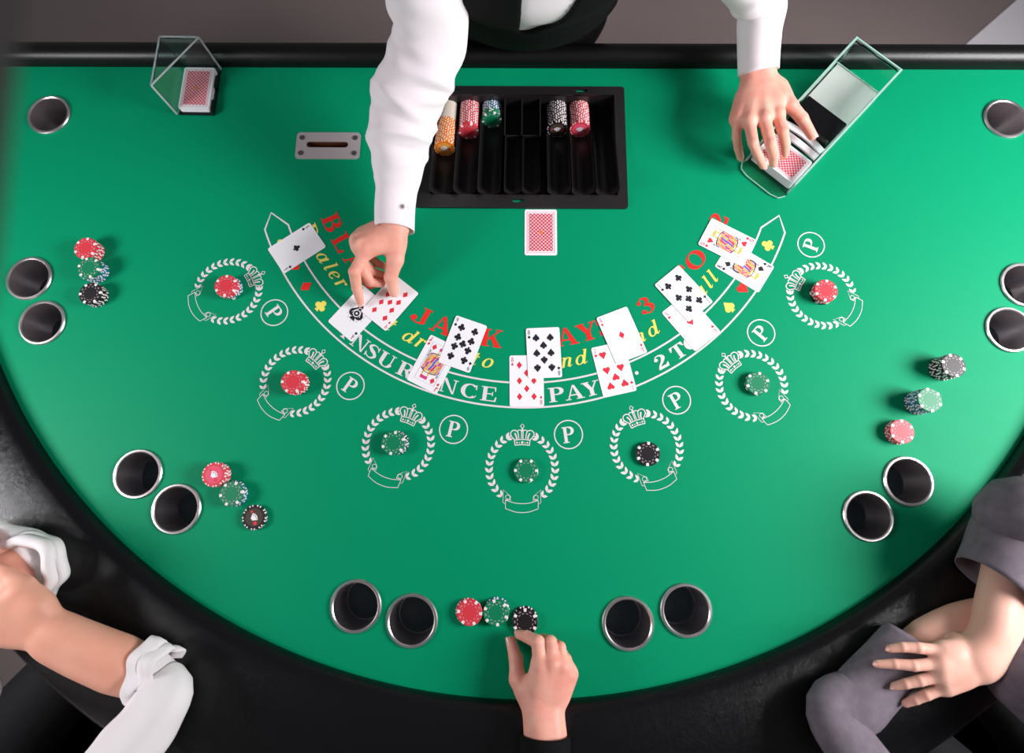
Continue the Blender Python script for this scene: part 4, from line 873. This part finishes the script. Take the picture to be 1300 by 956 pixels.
# his right hand (picture left): index and thumb press on two cards, other fingers curled
mc = [Q(470, 319, .066), Q(459, 313, .070), Q(454, 306, .064), Q(458, 300, .052)]
idx = [Q(449, 347, .064), Q(453, 367, .036), Q(457.5, 385, .011)]
mid = [Q(455, 340, .047), Q(468, 355, .030), Q(484, 361, .020)]
mc_R = [Q(466, 317, .068), Q(457, 312, .070), Q(455, 305, .060), Q(462, 298, .048)]
f_R = [[Q(450, 345, .063), Q(453, 366, .036), Q(457.5, 384, .012)], [Q(462, 345, .044), Q(470, 358, .028), Q(484, 360, .020)], [Q(462, 335, .040), Q(474, 346, .026), Q(487, 350, .020)], [Q(468, 322, .032), Q(478, 334, .022), Q(488, 338, .018)]]
th_R = [Q(503, 308, .058), Q(502, 330, .050), Q(496, 352, .034), Q(500, 371, .0135)]
dpar.append(hand(Q(501, 289, .060), [Q(503, 262, .064)], mc_R, f_R, th_R, fr_=[(.0112, .0100, .0088, .0066), (.0095, .0092, .0085, .0072), (.0095, .009, .0082, .007), (.0085, .008, .0074, .0064)], tr=(.0150, .0135, .0112, .0088), pr=.0150, arm_r=(.027, .027)))
# his left hand (picture right) pulling a card from the shoe
mc_L = [Q(987, 144, .083), Q(970, 149, .088), Q(951, 152, .084), Q(936, 150, .074)]
f_L = [[Q(994, 167, .082), Q(997, 182, .062), Q(997, 194, .043)], [Q(978, 181, .084), Q(982, 197, .062), Q(982, 207, .043)], [Q(956, 181, .080), Q(963, 198, .060), Q(969, 210, .042)], [Q(935, 174, .062), Q(937, 188, .045), Q(940, 200, .026)]]
th_L = [Q(988, 112, .074), Q(1003, 133, .074), Q(1018, 150, .066), Q(1031, 172, .054)]
dpar.append(hand(Q(962, 98, .078), [Q(962, 70, .092)], mc_L, f_L, th_L, fr_=[(.0105, .0095, .0085, .0072), (.0108, .0098, .0088, .0076), (.0102, .0092, .0084, .0072), (.0090, .0080, .0074, .0064)], tr=(.0145, .0120, .0105, .0086), arm_r=(.026, .028)))
dpar.append(head((.01, .025, TZ+.635), (0, -.90, -.42), dealer, 'skin', 'hair'))
F = Field((-.34, -.25, TZ+.0), (.46, .30, TZ+.66), .007); D = F.blank()          # arms and neck under the clothes
sh_R, el_R, wr_R = Vector((-.165, .115, TZ+.43)), P(540, 62, .235), Q(503, 262, .064); sh_L, el_L, wr_L = Vector((.165, .12, TZ+.44)), Vector((.330, .200, TZ+.31)), Q(962, 70, .092)
SR = [Q(501, 291, .060), Q(501.5, 262, .066), Q(505, 225, .085), Q(508, 165, .130), Q(524, 110, .175), Q(546, 40, .235), Vector((-.155, .085, TZ+.34)), sh_R]
SL = [Q(963, 92, .078), Q(963, 70, .092), Q(964, 38, .125), Q(965, 0, .165), Vector((.330, .165, TZ+.235)), el_L, sh_L.lerp(el_L, .45)+Vector((.01, 0, .01)), sh_L]
for S_ in (SR, SL):
    for a, b in zip(S_[1:], S_[2:]): F.cap(D, a, b, .022, .022, .01)
for a, b, ra, rb in ((sh_R, sh_L, .03, .03), (Vector((0, .12, TZ+.45)), Vector((.01, .04, TZ+.56)), .05, .05)): F.cap(D, a, b, ra, rb, .02)
dpar.append(surface_nets(D, F))
db = joined('body', dpar, M['skin'], dealer)
nail(db, f_L[0][2], f_L[0][1], (0, -.55, .8)); nail(db, f_L[1][2], f_L[1][1], (0, -.55, .8)); nail(db, f_L[2][2], f_L[2][1], (0, -.55, .8)); nail(db, f_L[3][2], f_L[3][1], (-.2, -.4, .8), .0042); nail(db, th_L[3], th_L[2], (.55, .1, .8), .0062, .007)
nail(db, f_R[0][2], f_R[0][1], (-.2, -.6, .7)); nail(db, th_R[3], th_R[2], (.6, -.3, .7), .0062, .007); nail(db, f_R[1][2], f_R[1][1], (.2, .1, 1))
X_AX = (1, 0, 0)
sp_ = [Vector((0, .345, TZ-.10)), Vector((0, .325, TZ+.0)), Vector((.0, .255, TZ+.12)), Vector((0, .170, TZ+.28)), Vector((0, .115, TZ+.42))]
rd_ = [(.150, .105, X_AX), (.148, .103, X_AX), (.152, .108, X_AX), (.166, .115, X_AX), (.130, .080, X_AX)]
torso_mesh('shirt_torso', sp_, rd_, M['shirt'], dealer, extra=[(sh_R, Vector((0, .11, TZ+.45)), .050, .06), (sh_L, Vector((0, .11, TZ+.45)), .050, .06)], h=.006)
def vcut(X, Y, Z):
    z = Z-TZ; front = (Y-(.30-.45*(z)))                     # front half
    tip = .157; lx = -.012+.04*(z-tip)-.16*np.clip(z-.33, 0, 1); rx = -.004+.55*np.sqrt(np.clip(z-tip, 0, 1))*.27+.15*(z-tip)
    inside = np.minimum(np.minimum(X-lx, rx-X), z-tip)       # >0 inside the V
    v = np.minimum(inside, -front)                           # >0 = cut away
    arm = np.maximum(np.abs(X)-(.162-.10*np.clip(z-.30, 0, 1)), z-.47)
    return np.maximum(v, arm)
torso_mesh('vest', sp_, rd_, M['vest'], dealer, extra=[(Vector((-.12, .115, TZ+.44)), Vector((.12, .115, TZ+.44)), .055, .055)], h=.005, cut=vcut, grow=.006)
s1 = loft('sleeve', SR, [.0335, .0350, .0490, .0560, .0570, .0565, .058, .060, .062], M['shirt'], dealer, wr_amp=.0017, wr_freq=(75, 3), seed=3,
     folds=[(.19, .012, .004, 0.2), (.23, .014, -.003, 1.4), (.28, .016, .0055, 1.2), (.33, .014, -.004, 2.2), (.38, .016, .0060, 2.4), (.43, .014, -.005, .6), (.47, .018, .0060, .8), (.31, .016, .0045, 0.2), (.42, .016, .005, 0.0), (.36, .016, .005, 3.2)], cuff_cut=-.004)
bm = bmesh.new(); prism(bm, circle(0, 0, .0045, 16), 0, .0015)
s2 = loft('sleeve', SL, [.0345, .0365, .041, .046, .050, .052, .056, .060, .062], M['shirt'], dealer, wr_amp=.0012, wr_freq=(70, 3), seed=8,
     folds=[(.22, .022, .004, 2.6), (.30, .02, .004, .5), (.38, .02, .004, 1.4)], cuff_cut=.003)
bt = bm_obj('cuff_button', bm, M['button'], s1); bt.location = P(519, 262, .098); bt.rotation_euler = (0, .5, 0)
for sx in (-1, 1):
    loft('trouser_leg', [(sx*.085, .36, .06), (sx*.088, .37, .42), (sx*.085, .36, TZ-.03)], [.055, .065, .082], M['trousers'], dealer, cuff=False, rings=24, wr_amp=.002, wr_freq=(30, 3), up=(0, 1, 0))
    F = Field((sx*.09-.08, .10, 0), (sx*.09+.08, .52, .14), .007); D = F.blank(); F.cap(D, (sx*.088, .39, .045), (sx*.098, .20, .038), .040, .032, .02)
    X = F.ax[2][None, None, :]; D = np.maximum(D, .004-X); V, Qd = surface_nets(D, F); mesh_np('shoe', V, Qd, M['shoe'], dealer)

# ------------------------------------------------------------------ the player at the bottom (right hand on a black chip)
pb = tag(empty('person', (.03, -1.45, 0)), 'player at the bottom whose hand reaches for the black chips', 'person')
mc_B = [Q(686, 845, .048), Q(701, 842, .050), Q(714, 846, .046), Q(722, 856, .038)]
f_B = [[Q(683, 815, .050), Q(668, 808, .034), Q(659, 805.5, .020)], [Q(699, 815, .048), Q(690, 812, .026), Q(684, 815, .014)], [Q(711, 822, .040), Q(704, 818, .022), Q(699, 822, .012)], [Q(719, 837, .030), Q(715, 830, .016), Q(711, 833, .010)]]
th_B = [Q(671, 884, .034), Q(657, 862, .030), Q(655, 836, .022), Q(649, 815, .014)]
hb = hand(Q(690, 905, .042), [Q(693, 945, .050), Q(695, 1000, .055)], mc_B, f_B, th_B, fr_=[(.0110, .0100, .0085, .0068), (.0102, .0094, .0084, .0070), (.0096, .0088, .0080, .0068), (.0086, .0080, .0074, .0062)], tr=(.0135, .0118, .0104, .0082), pr=.0135, arm_r=(.026, .030))
hd = head((.03, -1.36, TZ+.46), (0, .8, -.45), pb, 'skin', 'hair')
SB = [Q(695, 985, .055), Vector((.07, -1.18, TZ+.07)), Vector((.20, -1.34, TZ+.10)), Vector((.19, -1.42, TZ+.26)), Vector((.03, -1.43, TZ+.28))]
bb = joined('body', [hb, hd, core([(a, b, .026) for a, b in zip(SB, SB[1:])]+[(SB[4], Vector((.03, -1.38, TZ+.36)), .045), (SB[4], Vector((.03, -1.46, TZ-.2)), .07)])], M['skin'], pb); nail(bb, th_B[3], th_B[2], (-.55, -.1, .8), .0062, .0075); nail(bb, f_B[0][2], f_B[0][1], (.1, .5, .8), .0045)
loft('sleeve', [Q(692, 932, .050), Q(695, 985, .055), Vector((.07, -1.18, TZ+.07)), Vector((.20, -1.34, TZ+.10)), Vector((.19, -1.42, TZ+.26))], [.036, .038, .046, .052, .060], M['blacksleeve'], pb, wr_amp=.001, seed=12)
loft('sleeve', [Vector((-.10, -1.12, TZ-.02)), Vector((-.16, -1.32, TZ+.05)), Vector((-.14, -1.42, TZ+.26))], [.038, .048, .060], M['blacksleeve'], pb, wr_amp=.001, seed=13, cap_end=True)
torso_mesh('jumper', [Vector((.03, -1.46, TZ-.28)), Vector((.03, -1.46, TZ-.05)), Vector((.03, -1.45, TZ+.15)), Vector((.03, -1.43, TZ+.27))], [(.17, .11, X_AX), (.15, .10, X_AX), (.165, .11, X_AX), (.13, .08, X_AX)], M['blacksleeve'], pb, extra=[(Vector((-.14, -1.42, TZ+.27)), Vector((.19, -1.42, TZ+.27)), .055, .055)], h=.009)

# ------------------------------------------------------------------ the player at lower left (folded arms, rolled white sleeves)
pl_ = tag(empty('person', (-.97, -1.24, 0)), 'player at lower left with folded bare forearms and rolled white sleeves', 'person')
mcA = [Q(24, 753, .122), Q(4, 766, .124), Q(-13, 782, .118), Q(-26, 800, .108)]
fA = [[Q(-4, 735, .122), Q(-20, 728, .110), Q(-32, 726, .096)], [Q(-28, 750, .120), Q(-46, 744, .108), Q(-58, 742, .096)], [Q(-46, 770, .112), Q(-64, 768, .100), Q(-74, 768, .088)], [Q(-54, 792, .100), Q(-68, 792, .088), Q(-78, 792, .078)]]
thA = [Q(48, 768, .112), Q(30, 746, .120), Q(8, 730, .120), Q(-12, 718, .112)]
hA = hand(Q(66, 806, .096), [Q(104, 824, .084), Q(150, 843, .074), Q(186, 857, .067)], mcA, fA, thA, pr=.0185, arm_r=(.0315, .0345, .0365, .030), h=.002, tr=(.0175, .0145, .0115, .009), fr_=[(.0115, .0100, .0088, .007)]*4, tendons=False)
mcB = [Q(-95, 800, .06), Q(-105, 788, .062), Q(-112, 776, .06), Q(-118, 766, .055)]
fB = [[m+Vector((-.03, -.03, -.005)), m+Vector((-.045, -.045, -.015)), m+Vector((-.055, -.055, -.025))] for m in mcB]
hB = hand(Q(-80, 780, .064), [Q(-40, 760, .078), Q(0, 740, .080), Q(30, 724, .072)], mcB, fB, [Q(-78, 800, .06), Q(-86, 820, .055), Q(-96, 835, .045), Q(-104, 847, .035)], pr=.0135, arm_r=(.028, .035, .039, .036), h=.0025, tendons=False)
hd = head((-.96, -1.10, TZ+.46), (.62, .52, -.40), pl_, 'skin_tan', 'hair')
shA = Vector((-.68, -1.22, TZ+.28)); shB = Vector((-1.10, -.93, TZ+.28)); nk = Vector((-.92, -1.10, TZ+.30))
SA = [Q(186, 860, .062), Q(197, 874, .066), Q(196, 905, .085), Vector((-.60, -1.10, TZ+.16)), shA, nk, shB, shB.lerp(Q(-60, 700, .16), .4), Q(-60, 696, .12), Q(20, 702, .068), Q(36, 712, .068)]
ba = joined('body', [hA, hB, hd, core([(a, b, .018) for a, b in zip(SA, SA[1:])]+[(nk, Vector((-.96, -1.12, TZ+.38)), .045), (nk, Vector((-.96, -1.22, TZ-.2)), .07)])], M['skin_tan'], pl_); AXL = ((shA-shB).x, (shA-shB).y, 0)
def rolled_cuff(center, axis, r, parent, m, wd=.030, th=.006, seed=1, sq=1.0):
    """folded-back cuff: two overlapping cloth rings"""
    a = Vector(axis).normalized(); s = a.cross(UP); s.normalize(); u = s.cross(a); rr_ = random.Random(seed); ph = [rr_.uniform(0, 6.28) for _ in range(4)]
    for q in range(2):
        prof_ = [(0, -.004), (-.002+.004*q, .002), (0, th), (wd*.5, th+.001), (wd, th-.001), (wd, .001), (wd*.5, -.001)]; prof_ = [(x+q*wd*.72, y-q*.0015) for x, y in prof_]; vs, fs = [], []; n = 64; m_ = len(prof_)
        for j in range(n):
            t = 2*math.pi*j/n; wob = .0035*math.sin(3*t+ph[0]+q)+.002*math.sin(7*t+ph[1]); lw = .004*math.sin(2*t+ph[2])+.002*math.sin(5*t+ph[3])
            for x, y in prof_: R_ = r+y+wob; vs.append(Vector(center)+a*(x+lw)+s*R_*math.cos(t)+u*R_*sq*math.sin(t))
        for j in range(n):
            k = (j+1) % n
            for i in range(m_): i2 = (i+1) % m_; fs.append((j*m_+i, j*m_+i2, k*m_+i2, k*m_+i))
        o = pyd('rolled_cuff', vs, fs, M[m], parent, True)
rolled_cuff(Q(178, 848, .068), Q(222, 862, .066)-Q(178, 848, .068), .0375, pl_, 'shirt2', seed=2, wd=.022, sq=.95)
loft('sleeve', [Q(186, 855, .067), Q(197, 871, .068), Q(196, 905, .085), Vector((-.60, -1.10, TZ+.16)), shA], [.036, .042, .043, .050, .060], M['shirt2'], pl_, wr_amp=.0016, seed=21, cuff=False)
rolled_cuff(Q(27, 727, .088), Vector((.30, .36, -.88)), .047, pl_, 'shirt2', seed=5, wd=.018, th=.009)
A_ = [Q(28, 725, .070), Q(38, 712, .066), Q(26, 704, .068), Q(-40, 694, .10), shB]; rA = [.042, .036, .036, .044, .062]
F = Field([min(q[i] for q in A_)-.09 for i in range(3)], [max(q[i] for q in A_)+.09 for i in range(3)], .004); D = F.blank()
for k in range(4): F.cap(D, A_[k], A_[k+1], rA[k], rA[k+1], .012)
R_ax = Vector((-.30, -.36, .88)).normalized(); c0 = Q(27, 727, .082); X = F.ax[0][:, None, None]; Y = F.ax[1][None, :, None]; Z = F.ax[2][None, None, :]
D = np.maximum(D, np.where(((X-c0.x)**2+(Y-c0.y)**2+(Z-c0.z)**2) < .075**2, (X-c0.x)*R_ax.x+(Y-c0.y)*R_ax.y+(Z-c0.z)*R_ax.z, -.05).astype(np.float32))
mesh_np('sleeve', *surface_nets(D, F), M['shirt2'], pl_)
torso_mesh('shirt_torso', [Vector((-.97, -1.24, TZ-.28)), Vector((-.96, -1.23, TZ-.05)), Vector((-.94, -1.18, TZ+.14)), Vector((-.90, -1.10, TZ+.27))], [(.17, .11, AXL), (.155, .105, AXL), (.17, .115, AXL), (.13, .08, AXL)], M['shirt2'], pl_, extra=[(shA, shB, .055, .055), (P(-34, 880, .02), Vector((-.98, -1.2, TZ+.02)), .035, .09)], h=.008)

# ------------------------------------------------------------------ the player at lower right (grey dress, folded arms)
pr_ = tag(empty('person', (1.0, -1.22, 0)), 'player at lower right in a grey dress with folded arms', 'person')
mcC = [Q(1199, 827, .102), Q(1195, 842, .106), Q(1196, 857, .104), Q(1201, 871, .096)]
fC = [[Q(1166, 822.5, .102), Q(1146, 821.5, .098), Q(1130, 823.5, .093)], [Q(1160, 845, .104), Q(1136, 843, .099), Q(1114, 843, .093)], [Q(1168, 864, .100), Q(1150, 868, .095), Q(1136, 871, .089)], [Q(1176, 882, .092), Q(1162, 888, .086), Q(1150, 893, .080)]]
thC = [Q(1226, 822, .092), Q(1212, 814, .084), Q(1206, 812, .076), Q(1198, 812, .068)]
hC = hand(Q(1240, 840, .098), [Q(1261, 812, .096), Q(1269, 775, .090), Q(1282, 715, .082)], mcC, fC, thC, pr=.0125, arm_r=(.0275, .0300, .0320, .0330), h=.0016, fr_=[(.0084, .0075, .0067, .0054)]*4, tr=(.0125, .0100, .0085, .0072), tendons=False)
mcD = [Q(1292, 775, .058), Q(1300, 764, .060), Q(1304, 753, .058), Q(1306, 744, .052)]
fD = [[m+Vector((.028, .008, -.002)), m+Vector((.045, .012, -.008)), m+Vector((.058, .014, -.016))] for m in mcD]
hD = hand(Q(1252, 783, .058), [Q(1220, 794, .058), Q(1178, 812, .055), Q(1135, 842, .050)], mcD, fD, [Q(1268, 792, .055), Q(1288, 800, .050), Q(1304, 802, .045), Q(1318, 800, .038)], pr=.0125, arm_r=(.0235, .0270, .0250, .0180), h=.0022, tendons=False)
hd = head((.94, -1.08, TZ+.44), (-.62, .52, -.40), pr_, 'skin_fair', 'hair_brown', True)
shC = Vector((1.06, -.93, TZ+.26)); shD = Vector((.74, -1.18, TZ+.26)); nk = Vector((.92, -1.06, TZ+.29))
SC_ = [Q(1273, 725, .084), Q(1288, 672, .086), Q(1325, 655, .12), Vector((1.02, -.78, TZ+.19)), shC, nk, shD, Vector((.58, -1.12, TZ+.17)), Q(1066, 930, .070), Q(1090, 890, .050), Q(1128, 848, .046)]
bc = joined('body', [hC, hD, hd, core([(a, b, .018) for a, b in zip(SC_, SC_[1:])]+[(nk, Vector((.94, -1.09, TZ+.36)), .042), (nk, Vector((.98, -1.19, TZ-.2)), .07)])], M['skin_fair'], pr_)
nail(bc, fC[0][2], fC[0][1], (0, .15, 1), .0036, .0070); nail(bc, fC[1][2], fC[1][1], (0, .1, 1), .0036, .0070); nail(bc, fC[2][2], fC[2][1], (0, 0, 1), .0036, .0070)
shC = Vector((1.06, -.93, TZ+.26)); shD = Vector((.74, -1.18, TZ+.26)); AXR = ((shC-shD).x, (shC-shD).y, 0)
loft('sleeve', [Q(1262, 741, .086), Q(1273, 712, .086), Q(1288, 672, .086), Q(1325, 655, .12), Vector((1.02, -.78, TZ+.19)), shC], [.052, .050, .047, .047, .054, .060], M['grey'], pr_, wr_amp=.0022, wr_freq=(46, 4), seed=31, cuff_cut=-.012)
loft('sleeve', [Q(1159, 812, .056), Q(1128, 848, .055), Q(1092, 888, .058), Q(1068, 930, .075), Vector((.58, -1.12, TZ+.17)), shD], [.041, .044, .046, .047, .052, .060], M['grey'], pr_, wr_amp=.0008, wr_freq=(30, 4), seed=32, flat=.66, cuff_cut=.008)
torso_mesh('dress', [Vector((1.00, -1.22, TZ-.28)), Vector((.99, -1.20, TZ-.05)), Vector((.96, -1.13, TZ+.12)), Vector((.92, -1.07, TZ+.24))], [(.17, .11, AXR), (.14, .10, AXR), (.15, .115, AXR), (.12, .08, AXR)], M['grey'], pr_, extra=[(shC, shD, .050, .050), (P(1306, 856, .09), Vector((.95, -1.08, TZ+.12)), .055, .09)], h=.008)

# ------------------------------------------------------------------ laps, shoes and stools of the seated players
def lower_body(root, hip, facing, name_m):
    f = Vector((facing[0], facing[1], 0)).normalized(); s = Vector((-f.y, f.x, 0)); hip = Vector(hip); parts = []
    F = Field([hip[i]-.62 if i < 2 else .05 for i in range(3)], [hip[i]+.62 if i < 2 else TZ-.05 for i in range(3)], .012); D = F.blank()
    F.cap(D, hip+s*.08, hip-s*.08, .105, .105, .04)
    for q in (-1, 1): F.cap(D, hip+s*q*.09, hip+s*q*.12+f*.40, .085, .062, .04); F.cap(D, hip+s*q*.12+f*.40, Vector((hip.x, hip.y, .10))+s*q*.11+f*.34, .060, .045, .03)
    mesh_np('trousers', *surface_nets(D, F), M[name_m], root)
    for q in (-1, 1):
        c = Vector((hip.x, hip.y, .04))+s*q*.11+f*.36; F = Field(c-Vector((.2, .2, .045)), c+Vector((.2, .2, .12)), .008); D = F.blank(); F.cap(D, c-f*.03, c+f*.13, .042, .034, .02)
        D = np.maximum(D, .004-F.ax[2][None, None, :]); mesh_np('shoe', *surface_nets(D, F), M['shoe'], root)
for root, hip, fc, tint in ((pl_, (-.97, -1.24, TZ-.30), (.62, .66), 'lower left'), (pr_, (1.0, -1.22, TZ-.30), (-.62, .66), 'lower right'), (pb, (.03, -1.47, TZ-.30), (0, 1), 'bottom')):
    lower_body(root, hip, fc, 'trousers')
    st = tag(empty('stool', (hip[0], hip[1], 0)), 'black round stool under the %s player' % tint, 'stool', 'stools of the players')
    v, f = lathe([(.001, hip[2]-.175), (.17, hip[2]-.175), (.175, hip[2]-.150), (.165, hip[2]-.112), (.001, hip[2]-.105)], 32); auto_smooth(pyd('seat', v, f, M['leather'], st))
    v, f = lathe([(.001, hip[2]-.175), (.025, hip[2]-.175), (.025, .03), (.19, .018), (.20, 0), (.001, 0)], 32); auto_smooth(pyd('pedestal', v, f, M['steel'], st))
bm = bmesh.new(); prism(bm, [tuple(P(1222, 60, -TZ)[:2]), tuple(P(1300, -8, -TZ)[:2]), (tuple(P(1300, -8, -TZ)[:2])[0]+.5, 1.6), (3.2, 1.6), (3.2, .2), (tuple(P(1222, 60, -TZ)[:2])[0]-.08, .62)], .0005, .004)  # pale slab added on the floor, its colour paints a pool of light
lit_wedge = tag(bm_obj('lit_floor_wedge', bm, M['lit_wedge']), 'pale wedge standing in for lit floor beyond the right end of the dealer rail', 'light patch')
# ------------------------------------------------------------------ dark pole close to the lens
def at_depth(px, py, d):
    return cpos+(right*((px-650)/FPX)+down*((py-433.5)/FPX)+fwd)*d
vs, fs = [], []; n = 20; low = at_depth(-92, 330, .100); high = at_depth(-58, -90, .100)      # an overhead arm coming down from above, its end close by the lens
tube = [(low+(low-high)*.15, .008), (low, .0085), (high, .0110), (high+Vector((-.06, .10, .10)), .0115), (high+Vector((-.20, .30, 1.2)), .012)]
for i, (p, r) in enumerate(tube):
    ax_ = (tube[min(i+1, 4)][0]-tube[max(i-1, 0)][0]).normalized(); s_ = ax_.cross(fwd).normalized()
    for j in range(n): th_ = 2*math.pi*j/n; vs.append(p+s_*r*math.cos(th_)+ax_.cross(s_)*r*math.sin(th_))
for k in range(4):
    for j in range(n): fs.append((k*n+j, k*n+(j+1) % n, (k+1)*n+(j+1) % n, (k+1)*n+j))
fs += [tuple(range(n)), tuple(range(4*n, 5*n))]
tag(pyd('overhead_arm', vs, fs, M['pole'], None, True), 'dark out-of-focus arm close to the lens at the upper left corner', 'arm')
for root in (dealer, pb, pl_, pr_):                    # meshes are modelled in world space: cancel the root's offset
    for ch in root.children: ch.location = ch.location-root.location
